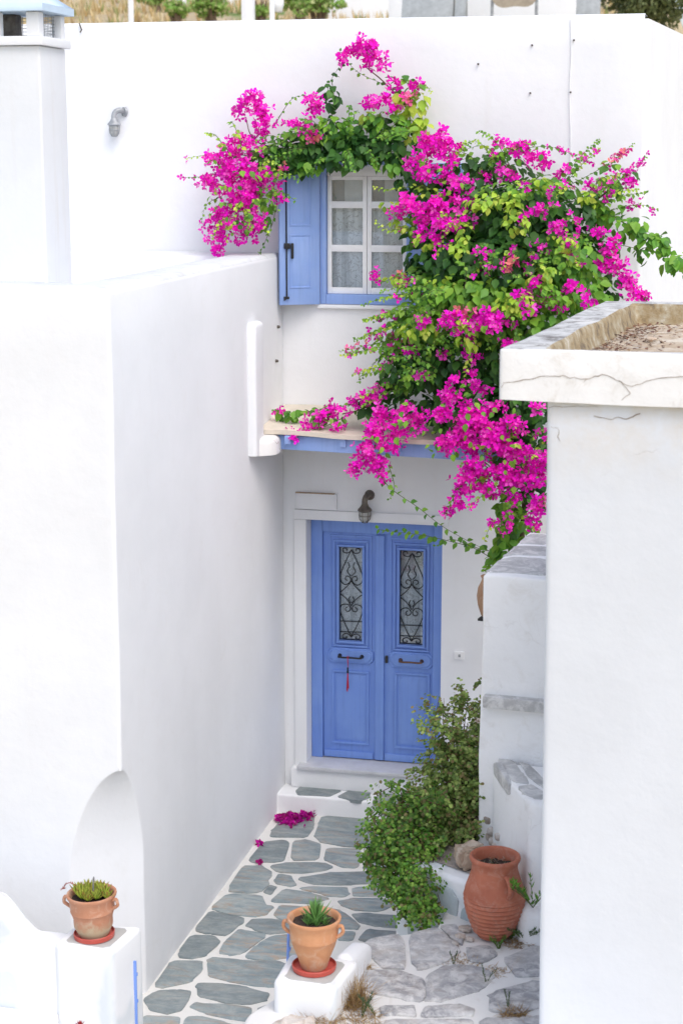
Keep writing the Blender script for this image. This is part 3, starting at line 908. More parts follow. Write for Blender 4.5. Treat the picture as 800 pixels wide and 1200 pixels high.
# ------------------------------------------------------------------ window
YW = YF + .02
bm = bmesh.new()
wx0, wx1 = WX0 + .002, WX1 - .002; wz0, wz1 = WZ0 + .002, WZ1 - .002
fa, fb, fz0_, fz1w = rect(383, 193, 477, 345, YW)
box_into(bm, wx0, fa, YF - .02, YF + .10, wz0, wz1, .004)
box_into(bm, fb, wx1, YF - .02, YF + .10, wz0, wz1, .004)
box_into(bm, fa + .001, fb - .001, YF - .018, YF + .10, fz1w, wz1, .004)
box_into(bm, fa + .001, fb - .001, YF - .018, YF + .10, wz0, fz0_, .004)
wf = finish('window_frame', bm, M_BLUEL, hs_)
box('header_board', fa + .002, fb - .002, YF + .01, YF + .06, fz1w - .09, fz1w - .001, M_WOODW, hs_, .004)
gz = fz1w - .092
mid = (fa + fb) / 2
for (ca, cb) in ((fa + .003, mid - .002), (mid + .002, fb - .003)):
    _, _, r1b, r1t = rect(390, 203, 420, 236, YW); _, _, r2b, r2t = rect(390, 244, 420, 287, YW); _, _, r3b, r3t = rect(390, 295, 420, 337, YW)
    pa, pb = ca + .035, cb - .035
    bm = bmesh.new()
    y0, y1 = YF + .025, YF + .07
    box_into(bm, ca, pa, y0, y1, fz0_ + .002, gz, .004)
    box_into(bm, pb, cb, y0, y1, fz0_ + .002, gz, .004)
    for (za, zb2) in ((fz0_ + .002, r3b), (r3t, r2b), (r2t, r1b), (min(r1t, gz - .03), gz)):
        box_into(bm, pa - .001, pb + .001, y0 + .001, y1, za, zb2, .003)
    cs_ = finish('casement', bm, M_WOODW, hs_)
    for (za, zb2) in ((r3b, r3t), (r2b, r2t), (r1b, r1t)):
        box('pane', pa - .004, pb + .004, y0 + .02, y0 + .024, za - .003, zb2 + .003, M_GLASS, cs_)
    box('lace_curtain', ca + .01, cb - .01, y1 + .03, y1 + .034, fz0_ + .01, r2b + (r2t - r2b) * 1.0, M_LACE, cs_)
    box('curtain', ca + .13, cb - .0, y1 + .012, y1 + .016, r2t, gz, simple('sheer_curtain', (.78, .80, .82), .9), cs_)
    box('grey_strip', ca + .01, ca + .128, y1 + .013, y1 + .017, r2t, gz, simple('strip_grey', (.30, .33, .37), .9), cs_)  # grey strip over the left part of each upper pane
box('window_sill', wx0 - .02, wx1 + .02, YF - .035, YF + .01, WZ0 - .035, WZ0 - .003, M_PL, hs_, .008)
# shutters
def shutter(hx, hy, ang, wdt, z0, z1, label, bolt=True, mat=M_BLUEL):
    s_ = bpy.data.objects.new('shutter', None)
    bm = bmesh.new()
    box_into(bm, 0, wdt, -.018, .018, z0, z1, .004)
    fr = finish('shutter', bm, mat, hs_)
    fr.location = (hx, hy, 0); fr.rotation_euler = (0, 0, ang)
    H_ = z1 - z0
    for (a, b2) in ((.08, .44), (.50, .88)):
        bm = bmesh.new()
        za, zb2 = z1 - H_ * b2, z1 - H_ * a
        bar_frame(bm, .075, wdt - .085, za, zb2, .012, .016, .024, .003)
        A = [bm.verts.new(p) for p in ((.095, .018, za + .02), (wdt - .105, .018, za + .02), (wdt - .105, .018, zb2 - .02), (.095, .018, zb2 - .02))]
        B = [bm.verts.new(p) for p in ((.115, .027, za + .045), (wdt - .125, .027, za + .045), (wdt - .125, .027, zb2 - .045), (.115, .027, zb2 - .045))]
        for i in range(4): bm.faces.new((A[i], A[(i + 1) % 4], B[(i + 1) % 4], B[i]))
        bm.faces.new(B)
        finish('raised_panel', bm, mat, fr)
    bm = bmesh.new()
    tube_into(bm, [(wdt - .055, .03, z0 + .06), (wdt - .055, .03, z1 - .05)], .006, 6)
    box_into(bm, wdt - .085, wdt - .035, .02, .045, z0 + H_ * .40, z0 + H_ * .44, .005)
    box_into(bm, wdt - .112, wdt - .09, .025, .05, z0 + H_ * .33, z0 + H_ * .44, .008)
    box_into(bm, wdt - .075, wdt - .03, .02, .04, z0 + .05, z0 + .07, .004)
    tube_into(bm, [(wdt - .055, .03, z0 + .06), (wdt - .03, .035, z0 + .04)], .007, 5)
    finish('bolt', bm, M_IRON, fr)
    return fr
fe = onX(327, 300, -3.715)
hx = WX0 + .0; hy = YF - .035
dx, dy = fe.x - hx, fe.y - hy
wd = math.hypot(dx, dy)
_, _, sz0, _ = rect(374, 200, 380, 356, YF); _, _, _, sz1_ = rect(374, 194, 380, 356, YF)
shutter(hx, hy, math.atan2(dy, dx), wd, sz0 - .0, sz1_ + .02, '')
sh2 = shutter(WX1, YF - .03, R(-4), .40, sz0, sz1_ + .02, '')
sh2.scale = (1, -1, 1)

# ------------------------------------------------------------------ canopy over the door
yc0 = 13.42
zf = onX(303, 509, XS).z
cxr = -1.75
canopy_top = .09
bm = bmesh.new()
n_ = 24
def cz(x, y): return zf + .012 * math.sin(x * 5.1) * .4 - .022 * (x - XS) + (y - yc0) * .13 + noise.noise(Vector((x * 3, y * 3, 1))) * .01
for i in range(n_ + 1):
    for j in range(7):
        x = XS + .004 + (cxr - XS) * i / n_; y = yc0 + (YF - .004 - yc0) * j / 6 + (.008 * noise.noise(Vector((x * 9, 0, 0))) if j == 0 else 0)
        bm.verts.new((x, y, cz(x, y)))
bm.verts.ensure_lookup_table()
for i in range(n_):
    for j in range(6):
        a = i * 7 + j
        bm.faces.new([bm.verts[k] for k in (a, a + 7, a + 8, a + 1)]).smooth = True
r_ = bmesh.ops.extrude_face_region(bm, geom=bm.faces[:])
for g_ in r_['geom']:
    if isinstance(g_, bmesh.types.BMVert): g_.co.z += .035
can = finish('canopy', bm, M_TAN, hs_)
bm = bmesh.new()
zz = zf - .012
vs = box_into(bm, XS + .02, cxr - .02, yc0 + .05, yc0 + .12, -.125, -.012, .004)
for v_ in vs: v_.co.z += cz(v_.co.x, yc0 + .08) - .006
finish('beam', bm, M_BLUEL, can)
for i in range(5):
    x = XS + .24 + i * .44
    bm = bmesh.new()
    vs = box_into(bm, x - .025, x + .025, yc0 - .01 if i == 0 else yc0 + .03, YF - .01, -.07, -.004, .004)
    for v_ in vs: v_.co.z += cz(x, v_.co.y) - .004
    finish('rafter', bm, M_BLUEL, can)

# ------------------------------------------------------------------ wall lamps
def wall_lamp(loc, label, mat, s=1.0, rz=0):
    t_ = thing('wall_lamp', label, 'wall lamp', loc, rz, 'bulkhead lamps on the white house wall')
    bm = bmesh.new()
    tube_into(bm, [(0, 0, 0), (0, -.02 * s, 0)], [.042 * s, .038 * s], 14)
    tube_into(bm, crom([(0, -.01, 0), (0, -.05 * s, .012 * s), (-.012 * s, -.085 * s, .0), (-.018 * s, -.10 * s, -.03 * s), (-.018 * s, -.10 * s, -.06 * s)], 4), [.023 * s] * 17, 10)
    finish('bracket', bm, mat, t_)
    bm = bmesh.new()
    lathe_into(bm, [(.022 * s, -.05 * s), (.026 * s, -.058 * s), (.034 * s, -.075 * s), (.055 * s, -.098 * s), (.058 * s, -.108 * s), (.05 * s, -.115 * s), (.042 * s, -.118 * s)], 20, (-.018 * s, -.10 * s, 0))
    finish('shade', bm, mat, t_)
    bm = bmesh.new()
    n = 20; c_ = Vector((-.018 * s, -.10 * s, 0))
    lathe_into(bm, [(.040 * s, -.116 * s), (.042 * s, -.13 * s), (.041 * s, -.165 * s), (.034 * s, -.185 * s), (.018 * s, -.197 * s), (.004 * s, -.20 * s)], n, c_)
    m, t, b = newmat('lamp_glass')
    b.inputs['Base Color'].default_value = (.55, .56, .54, 1); b.inputs['Roughness'].default_value = .15
    b.inputs['Transmission Weight'].default_value = .35; b.inputs['IOR'].default_value = 1.45
    finish('glass', bm, m, t_)
    bm = bmesh.new()
    for k in range(6):
        a = k * math.pi / 3 + .3
        P = [(c_.x + r_ * s * math.cos(a), c_.y + r_ * s * math.sin(a), z * s) for r_, z in ((.046, -.115), (.046, -.15), (.042, -.178), (.022, -.203))]
        tube_into(bm, P, .0028 * s, 5)
    for r_, z in ((.0455, -.15), (.023, -.203)):
        tube_into(bm, [(c_.x + r_ * s * math.cos(a), c_.y + r_ * s * math.sin(a), z * s) for a in [i * 2 * math.pi / 14 for i in range(15)]], .0028 * s, 5)
    finish('guard', bm, mat, t_)
    return t_
p = onY(433, 580, YF)
wall_lamp((p.x, YF - .001, p.z), 'rusty brown lantern with ribbed glass on the wall above the blue door', M_RUST, 1.05)
p = onY(147, 131, YF)
wall_lamp((p.x, YF - .001, p.z), 'small grey lantern high on the bare white wall near the chimney', M_GREYMET, .98, R(-38))
def onP(u, v, p0, n):
    r = ray(u, v); o_ = Vector((0, 0, CAMZ)); return o_ + r * ((p0 - o_).dot(n) / r.dot(n))

# ------------------------------------------------------------------ right building with roof slab (turned a few degrees)
YPL = 8.8
C0 = onY(640, 475, YPL)
def RP(a, b_): q = Vector((C0.x, C0.y, 0)) + E1 * a + E2 * b_; return (q.x, q.y)
zcap0 = onY(588, 471, YPL - .04).z; zcap1 = onY(588, 409, YPL - .04).z
rb_ = thing('outbuilding', 'old whitewashed outbuilding at the right edge with cracked roof slab', 'building', (C0.x, C0.y, 0))
def polyr(z):
    s_ = max(0, min(1, (zcap0 - z) / 5))
    return [RP(.045 * s_, 0), RP(5, 0), RP(5, 2.9), RP(.045 * s_, 2.9)]
o = plaster('wall', polyr(4), -.3, zcap0 + .004, plaster_mat('whitewash_shaded', base=(.72, .745, .785), amount=.07, cracks=.6, streak=.03, flat=.5, zgate=(zcap0 - .45, zcap0 - .05)), rb_, rp=.035, rt=.004, amp=.006, step=.25, polyz=polyr)  # shade put into the base colour: darker and bluer than the other whitewash
o.location = (-C0.x, -C0.y, 0)
bk = onZ(727, 352, zcap1)
dep = (Vector((bk.x, bk.y, 0)) - Vector((C0.x, C0.y, 0))).dot(E2)
cp = [RP(-.235, -.045), RP(5.2, -.045), RP(5.2, dep), RP(-.235, dep)]
rings, divs, radii = plaster_rings(cp, zcap0 + .006, zcap1, rp=.025, rt=.012, amp=.009, step=.10)
bm = bmesh.new()
fin = []
for ins, z in ((.06, zcap1 + .002), (.10, zcap1 + .002), (.15, zcap1)):
    fin.append([wob(Vector((p.x, p.y, z)), .009) for p in ring_poly(cp, [.03] * 4, ins, divs=divs)])
def inner(ins, z):
    q = [RP(-.235 + ins * 1.35, -.045 + .06), RP(5.2 - ins, -.045 + .06), RP(5.2 - ins, dep - ins), RP(-.235 + ins * 1.35, dep - ins)]
    return [wob(Vector((p.x, p.y, z)), .012, 2.2) for p in ring_poly(q, [.03] * 4, 0, divs=divs)]
rings2 = rings + [inner(.155, zcap1 - .002), inner(.165, zcap1 - .02), inner(.175, zcap1 - .08), inner(.19, zcap1 - .135)]
loft_into(bm, rings2)
nr = len(rings[0])
bm.faces.index_update()
bm.faces.ensure_lookup_table()
nlev = len(rings)
m_top = plaster_mat('lichen_top', base=(.56, .56, .55), dirt=(.17, .16, .15), amount=1.0, rough=.95, thr=.47, bs=.6)
m, t, b = newmat('lichen_render')
v = coords(t)
c = ramp(t, noi(t, v, 9, 8, .7), [(.35, (.15, .12, .09)), (.47, (.32, .24, .13)), (.6, (.42, .37, .27)), (.72, (.62, .58, .52))])
t.links.new(c, b.inputs['Base Color']); b.inputs['Roughness'].default_value = .95
bump(t, b, noi(t, v, 40, 6, .7), .8, .01)
m_lich = m
m, t, b = newmat('roof_deposit')
v = coords(t)
c = ramp(t, noi(t, v, 4, 10, .75, .5), [(.36, (.36, .26, .17)), (.5, (.50, .40, .29)), (.6, (.66, .60, .5)), (.72, (.30, .22, .16))])
t.links.new(c, b.inputs['Base Color']); b.inputs['Roughness'].default_value = .95
bump(t, b, noi(t, v, 30, 8, .7), .8, .01)
m_dep = m
M_CAP = plaster_mat('whitewash_cap', base=(.84, .835, .825), amount=.7, cracks=1.0, streak=.12, flat=.3, thr=.50, bs=.4)
idx = 0
total_side = (len(rings2) - 1) * nr
for f in bm.faces:
    lev = f.index // nr if f.index < total_side else 99
    if f.index >= total_side: f.material_index = 3 if f.calc_center_median().z > zcap0 + .05 else 0
    elif lev >= len(rings): f.material_index = 2
    elif lev >= len(rings) - 3: f.material_index = 1
bm.faces.ensure_lookup_table()
o = finish('roof_slab', bm, [M_CAP, m_top, m_lich, m_dep], rb_)
o.location = (-C0.x, -C0.y, 0)
# cracks in the slab edge and in the render just below it
def crack(pts, r_, off):
    P = []
    for u_, v_ in pts:
        q = onP(u_, v_, Vector((*RP(0, off), 0)), -E2)
        P.append(wob(q, .009 if off < -.01 else .006) - E2 * .002)
    C_ = crom(P, 5)
    C_ = [q + Vector((noise.noise(q * 35), 0, noise.noise(q * 35 + Vector((9, 9, 9))))) * .009 for q in C_]
    for q in C_: q -= E2 * ((q - Vector((*RP(0, off), q.z))).dot(E2) + .002) * .0
    tube_into(bm, [q + Vector((-C0.x, -C0.y, 0)) for q in C_], [r_ * (.4 + .9 * abs(noise.noise(q * 15))) for q in C_], 5)
bm = bmesh.new()
for pts_, r_ in (([(590, 449), (610, 447), (630, 443), (655, 441), (668, 443), (690, 444), (708, 440), (725, 447), (740, 452), (770, 444), (800, 442)], .0022), ([(725, 446), (735, 456), (737, 462), (728, 468)], .0016), ([(690, 443), (684, 448)], .0012), ([(590, 448), (588, 456)], .0014)):
    crack(pts_, r_, -.045)
for pts_, r_ in (([(645, 500), (655, 504), (652, 512), (657, 518)], .0014), ([(695, 487), (715, 491), (722, 489), (735, 490), (750, 484)], .0022), ([(640, 478), (660, 476), (700, 477)], .0014)):
    crack(pts_, r_, 0.0)
o = finish('crack', bm, simple('crack_shadowed_mortar', (.30, .22, .16), .95), rb_); o['kind'] = 'stuff'
# litter on the roof
rnd = random.Random(5)
V = []; F = []; Cc = []
for i in range(1100):
    u_ = abs(rnd.gauss(0, .16)); w_ = rnd.uniform(0.03, dep - .3)
    if rnd.random() < .12: u_ = rnd.uniform(0, 1.6)
    a = .02 + u_
    q = Vector((*RP(a, w_), zcap1 - .128 + rnd.random() * .012))
    s_ = rnd.uniform(.006, .02); an = rnd.uniform(0, 6.28); ti = rnd.uniform(-.4, .4)
    d1_ = Vector((math.cos(an), math.sin(an), ti)) * s_; d2_ = Vector((-math.sin(an), math.cos(an), rnd.uniform(-.4, .4))) * s_ * .6
    j = len(V); V += [tuple(q - d1_), tuple(q - d2_), tuple(q + d1_), tuple(q + d2_)]; F.append((j, j + 1, j + 2, j + 3))
    Cc += [rnd.choice([(.16, .07, .05), (.22, .11, .07), (.10, .06, .045), (.30, .2, .12), (.5, .44, .38)])] * 4
o = tag(mesh_np('dry_leaf_litter', V, F, M_DRY, rb_, cols=np.array(Cc)), kind='stuff')
o.location = (-C0.x, -C0.y, 0)

def rock(name, loc, size, mat, seed, sub=4, rz=0, parent=None):
    bm = bmesh.new(); bmesh.ops.create_icosphere(bm, subdivisions=sub, radius=1)
    off = Vector((seed * 3.1, seed * 1.7, 0))
    for v_ in bm.verts:
        p = v_.co.copy()
        q = Vector([math.copysign(abs(x) ** .72, x) for x in p])
        k = 1 + .20 * noise.noise(p * 1.1 + off) + .10 * noise.noise(p * 2.6 + off) + .14 * noise.noise(p * 4 + off) - .30 * abs(noise.noise(p * 2.3 + off)) + .08 * noise.noise(p * 10 + off)
        v_.co = Vector((q.x * size[0], q.y * size[1], q.z * size[2])) * k
        v_.co.z += size[2]
    for f in bm.faces: f.smooth = True
    o = finish(name, bm, mat, parent, smooth=True, angle=38)
    o.location = loc; o.rotation_euler = (0, 0, rz)
    return o
q = onZ(672, 372, zcap1 - .13)
for (u_, v_, s_, sd_) in ((762, 399, .035, 1), (795, 378, .05, 2), (740, 388, .015, 4)):
    q = onZ(u_, v_, zcap1 - .125)
    tag(rock('rubble_stone', q, (s_, s_ * .8, s_ * .3), M_ROCK, sd_, 2), {1: 'flat brown stone lying on the roof deposit', 2: 'pale stone on the roof near the right picture edge', 4: 'small pebble on the roof slab among dry leaves'}[sd_], 'stone')

# ------------------------------------------------------------------ terrace of rough stones, planter, stair wall
terr = thing('terrace', 'raised terrace paved with rough whitewashed stones in the right foreground', 'terrace', (0, 0, 0))
terr['kind'] = 'structure'
F1 = onZ(408, 1112, ZT); F2 = onZ(440, 1098, ZT); F3 = onZ(512, 1087, ZT)
tp = [(-2.60, 7.4), (-.3, 7.4), (-.3, 11.3), (-1.75, 10.75), (F3.x, F3.y), (F2.x, F2.y), (F1.x, F1.y), (-2.42, 9.5), (-2.62, 9.05)]
M_TG = plaster_mat('rough_whitewash_mortar', base=(.70, .69, .67), dirt=(.42, .36, .29), amount=.55, rough=.95)
bm = bmesh.new()
rings, divs, radii = plaster_rings(tp, -.1, ZT, rp=[.05] * 9, rt=.03, amp=.01, step=.15)
loft_into(bm, rings, cap1=False)
# gridded top
cpl = rings[-1]
from mathutils.geometry import delaunay_2d_cdt
pts2 = [Vector((p.x, p.y)) for p in cpl]
edges = [(i, (i + 1) % len(pts2)) for i in range(len(pts2))]
def inpoly(x, y, P):
    r_ = False; n = len(P)
    for i in range(n):
        a, b2 = P[i], P[(i + 1) % n]
        if (a.y > y) != (b2.y > y) and x < (b2.x - a.x) * (y - a.y) / (b2.y - a.y) + a.x: r_ = not r_
    return r_
extra = []
for i in range(60):
    for j in range(90):
        x = -2.6 + i * .045 + .01 * math.sin(j * 3.3); y = 7.9 + j * .045 + .01 * math.sin(i * 2.7)
        if inpoly(x, y, pts2) and min((Vector((x, y)) - p).length for p in pts2) > .03: extra.append(Vector((x, y)))
vo_, ed_, fa_, *_ = delaunay_2d_cdt(pts2 + extra, edges, [list(range(len(pts2)))], 1, 1e-5)
def tz(x, y): return noise.noise(Vector((x * 4, y * 4, 2))) * .010 + noise.noise(Vector((x * 14, y * 14, 5))) * .005
vv = []
for i, p in enumerate(vo_):
    z = ZT + tz(p.x, p.y) if i >= len(pts2) else cpl[i].z
    vv.append(bm.verts.new((p.x, p.y, z)))
for f in fa_:
    try: bm.faces.new([vv[k] for k in f]).smooth = True
    except ValueError: pass
o = finish('mortar_bed', bm, M_TG, terr, doubles=.0005)
TSTONES = [
 [(419,1112),(440,1099),(469,1095),(474,1134),(448,1133),(438,1122),(422,1122)],
 [(479,1095),(513,1088),(539,1113),(523,1126),(487,1136)],
 [(419,1139),(464,1137),(494,1147),(495,1173),(474,1172),(429,1160)],
 [(499,1144),(526,1131),(562,1133),(581,1144),(562,1160),(520,1173),(499,1172)],
 [(588,1123),(629,1108),(637,1125),(637,1143),(607,1144)],
 [(572,1165),(630,1149),(638,1165),(636,1180),(604,1188),(575,1183)],
 [(497,1179),(536,1176),(557,1182),(552,1191),(497,1191)],
 [(445,1179),(486,1178),(488,1190),(450,1189)],
 [(450,1195),(552,1194),(558,1212),(450,1215)],
 [(563,1194),(638,1190),(640,1215),(565,1215)],
 [(516,1086),(535,1083),(545,1096),(540,1106),(528,1098)],
 [(545,1112),(570,1108),(583,1118),(566,1128),(550,1126)],
]
for s in TSTONES:
    stone('paving_stone', [onZ(u, v_, ZT + .008) for u, v_ in s], ZUP, .05, M_SLATEW, terr, rough=.009, rnd=.015, top=.006, it=2)

# planter
P1 = onZ(484, 1012, ZP); P2 = onZ(548, 1035, ZP)
dn = (P2 - P1); dn.z = 0; dn.normalize()
P3 = P2 + dn * .45
pp = [(P1.x, P1.y), (P2.x, P2.y), (P3.x, P3.y), (-1.15, 11.6), (-1.15, YF - .01), (-2.16, YF - .01), (-2.16, P1.y + .25)]
pl = thing('planter', 'low raised planter bed with painted slate facing below the green succulent', 'planter', (0, 0, 0))
plaster('wall', pp, -.1, ZP, M_PLPED, pl, rp=[.08, .04, .04, .04, .01, .01, .12], rt=.04, amp=.010, step=.12)
sp_ = ring_poly(pp, [.05] * 7, .11, divs=[6] * 7)
bm = bmesh.new()
vs = [bm.verts.new((p.x, p.y, ZP + .010)) for p in sp_]
bm.faces.new(vs)
m, t, b = newmat('dusty_earth')
v = coords(t)
c = ramp(t, noi(t, v, 7, 9, .7), [(.35, (.26, .21, .18)), (.55, (.42, .37, .33)), (.7, (.54, .50, .46))])
t.links.new(c, b.inputs['Base Color']); b.inputs['Roughness'].default_value = .95
bump(t, b, noi(t, v, 40, 6, .7), .8, .02)
M_EARTH = m
finish('earth', bm, M_EARTH, pl)
npl = Vector((dn.y, -dn.x, 0))
if npl.dot(FW) > 0: npl = -npl
for s in ([(503,1046),(508,1040),(517,1038),(528,1043),(535,1055),(534,1070),(530,1095),(505,1096),(502,1070)], [(541,1066),(549,1062),(560,1066),(560,1100),(538,1098)], [(478,1058),(484,1040),(494,1042),(497,1070),(497,1098),(478,1098)]):
    stone('facing_stone', [onP(u, v_, P1 + npl * .012, npl) for u, v_ in s], npl, .03, M_SLATEP, pl, rough=.003, rnd=.008, it=2)

# stair wall
YSW = 11.2
S0 = onY(565, 674, YSW); zsw = S0.z
bkp = onZ(620, 623, zsw)
def SP(a, b_, o_=S0): q = Vector((o_.x, o_.y, 0)) + E1 * a + E2 * b_; return (q.x, q.y)
dsw = (Vector((bkp.x, bkp.y, 0)) - Vector((S0.x, S0.y, 0))).length
ddir = (Vector((bkp.x, bkp.y, 0)) - Vector((S0.x, S0.y, 0))).normalized()
sw = thing('stair_wall', 'rough whitewashed wall with stone coping behind the tall urn', 'wall', (S0.x, S0.y, 0))
e = Vector((S0.x, S0.y, 0)) + ddir * dsw
f_ = e + E1 * 1.2
inv_ = (-S0.x, -S0.y, 0)
o = plaster('body', [SP(0, 0), SP(1.3, 0), (f_.x, f_.y), (e.x, e.y)], .3, zsw, M_PLROUGH, sw, rp=.02, rt=.02, amp=.018, step=.08); o.location = inv_
for s in ([(570,670),(600,671),(640,674),(640,656),(602,653),(585,657)], [(590,652),(604,650),(640,652),(640,641),(604,640)], [(607,637),(640,638),(640,627),(620,626)]):
    o = stone('coping_stone', [onZ(u, v_, zsw + .004) for u, v_ in s], ZUP, .03, M_SLATEG, sw, Vector((S0.x, S0.y, 0)), rough=.006, rnd=.012)
nsw = -E2
zl0 = onP(568, 826, S0, nsw).z; zl1 = onP(568, 813, S0, nsw).z
a0 = (onP(568, 820, S0, nsw) - S0).dot(E1); a1 = .62
bm = bmesh.new()
Mr = Matrix(((E1.x, E2.x, 0, 0), (E1.y, E2.y, 0, 0), (0, 0, 1, 0), (0, 0, 0, 1)))
vs = box_into(bm, a0, a1, -.07, .1, zl0, zl1, .008, Mr)
for v_ in vs: v_.co += noise.noise_vector(v_.co * 9) * .006
finish('slate_ledge', bm, M_SLATEG, sw)
# low buttress running towards the viewer
A = onY(577, 893, 11.12); zb3 = A.z
B = onZ(620, 942, zb3)
bt = [(A.x, A.y), (B.x, B.y), (B.x + E1.x * .7, B.y + E1.y * .7), (A.x + E1.x * 1.0, A.y + E1.y * 1.0 + .1)]
o = plaster('buttress', bt, .35, zb3, M_PLROUGH, sw, rp=[.05, .04, .04, .04], rt=.035, amp=.020, step=.07); o.location = inv_
dAB = (B - A); dAB.z = 0; dAB.normalize()
nAB = Vector((dAB.y, -dAB.x, 0))
if nAB.dot(FW) > 0: nAB = -nAB
zc3 = onP(573, 958, A, nAB).z
# spreading foot of the buttress
ft = [(A.x - .05, A.y + .02), (B.x + nAB.x * .05, B.y + nAB.y * .05), (B.x + E1.x * .7, B.y + E1.y * .7 - .06), (A.x + E1.x * 1, A.y)]
for s in ([(583,889),(601,892),(614,908),(618,918),(604,917),(592,903)], [(606,922),(622,920),(636,928),(637,938),(624,937),(612,928)], [(607,893),(622,898),(637,915),(637,924),(622,913)]):
    o = stone('coping_stone', [onZ(u, v_, zb3 + .004) for u, v_ in s], ZUP, .03, M_SLATEG, sw, Vector((S0.x, S0.y, 0)), rough=.006, rnd=.008)
o = stone('facing_stone', [onP(u, v_, A + nAB * .006, nAB) for u, v_ in [(578,895),(581,893),(596,918),(595,930),(589,924),(579,908)]], nAB, .03, M_SLATEG, sw, Vector((S0.x, S0.y, 0)), rough=.004, rnd=.006)
# plinth
pf = [(A.x - .06, A.y - .02), (B.x - .035, B.y - .08), (B.x + E1.x * .7, B.y + E1.y * .7 - .12), (A.x + E1.x * 1, A.y)]
o = plaster('plinth', pf, .3, zc3 - .25, M_PLROUGH, sw, rp=.05, rt=.05, amp=.02, step=.10); o.location = inv_
for i, (u_, v_) in enumerate(((571, 965), (575, 978), (577, 990), (581, 997), (574, 985), (584, 985))):
    q = onP(u_, v_, A, nAB)
    o = rock('rubble_stone', q - Vector((S0.x, S0.y, 0)) + Vector((0, -.01, 0)), (.03, .02, .03), M_ROCKW, 20 + i, 2, parent=sw)

# ------------------------------------------------------------------ gate pedestals
ZPD = 0.90
def pedestal(label, pxs, z0, parent=None):
    P = [onZ(u, v_, ZPD) for u, v_ in pxs]       # front-left, front-right, back-right, back-left
    c = sum(P, Vector()) / 4
    t_ = thing('gate_pedestal', label, 'pedestal', (c.x, c.y, z0), 0, 'whitewashed gate pedestals')
    pts = [(p.x - c.x, p.y - c.y) for p in P]
    plaster('body', pts, 0, ZPD - z0, M_PLPED, t_, rp=.045, rt=.03, amp=.005, step=.12)
    ins = [Vector((p[0] * .70, p[1] * .70, ZPD - z0 + .002)) for p in pts]
    o = stone('mortar_top', [v_ for v_ in ins], ZUP, .02, M_GREYTOP, t_, rough=.004, rnd=.006, it=2, top=.002)
    return t_, c
pedL, cL = pedestal('white plaster pedestal at the lower left carrying a terracotta pot', [(62, 1106), (131, 1117), (168, 1085), (88, 1083)], .2)
pedR, cR = pedestal('white plaster pedestal beside the rough terrace carrying the aloe pot', [(319, 1150), (392, 1160), (421, 1125), (340, 1116)], .2)
# gate irons
def gate_iron(label, p0, p1, w_, group='blue gate irons'):
    bm = bmesh.new()
    d = (p1 - p0)
    vs = []
    box_into(bm, -w_, w_, -.006, .006, 0, d.length, .003)
    for zz in (.12, .45, .8):
        box_into(bm, -w_ * 1.3, w_ * 1.3, -.014, .0, d.length * zz, d.length * zz + .02, .002)
    o = finish('gate_iron', bm, M_BLUE)
    o.location = p0; o.rotation_euler = d.to_track_quat('Z', 'Y').to_euler()
    return tag(o, label, 'gate iron', group)
xL = (onZ(150, 1101, ZPD)).x + .012
gate_iron('thin blue gate iron fixed to the right side of the left pedestal', onX(160, 1215, xL + .0), onX(158, 1126, xL + .0), .011)
q = onZ(338, 1117, ZPD)
gate_iron('short blue gate iron behind the aloe pot on the right pedestal', Vector((q.x - .03, q.y + .05, .45)), Vector((q.x - .012, q.y + .05, onY(341, 1094, q.y + .05).z)), .013)
# plaster lump behind the right pedestal
q = onZ(405, 1121, .9)
lump = plaster('kerb_stone', [(-.075, -.14), (.05, -.14), (.07, .34), (-.075, .34)], 0, .20, M_PL, rp=.05, rt=.06, amp=.012, step=.1, ztop=lambda p: .05 - .3 * (p.y + .1))
lump.location = (q.x + .0, q.y + .10, .68)
tag(lump, 'small sloping white plaster lump behind the right pedestal', 'kerb')
lump.name = 'plaster_kerb'

# low wall on the left
P0 = onZ(62, 1106, ZPD)
xw1 = P0.x + .03; yw0 = P0.y + .02
zw = onY(62, 1112, yw0).z
def lw(p):
    return .0 + .26 * sstep(-.18, -.46, p.x - xw1) + .02 * math.sin(p.x * 6)
pts = [(xw1 - 1.6, yw0), (xw1, yw0), (xw1, yw0 + .21), (xw1 - 1.6, yw0 + .21)]
lwall = plaster('garden_wall', pts, .1, zw, M_PLPED, rp=[.04, .01, .01, .04], rt=.03, amp=.006, step=.025, ztop=lw)
tag(lwall, 'low white garden wall curving up at the lower left edge', 'wall')
zb4 = onY(30, 1181, yw0).z
bench = plaster('masonry_ledge', [(xw1 - 1.8, yw0 - .7), (xw1 - .005, yw0 - .7), (xw1 - .005, yw0 - .004), (xw1 - 1.8, yw0 - .004)], -.1, zb4, M_PL, rp=.02, rt=.03, amp=.006, step=.15)
tag(bench, 'white masonry ledge in front of the low wall at the bottom left corner', 'ledge')

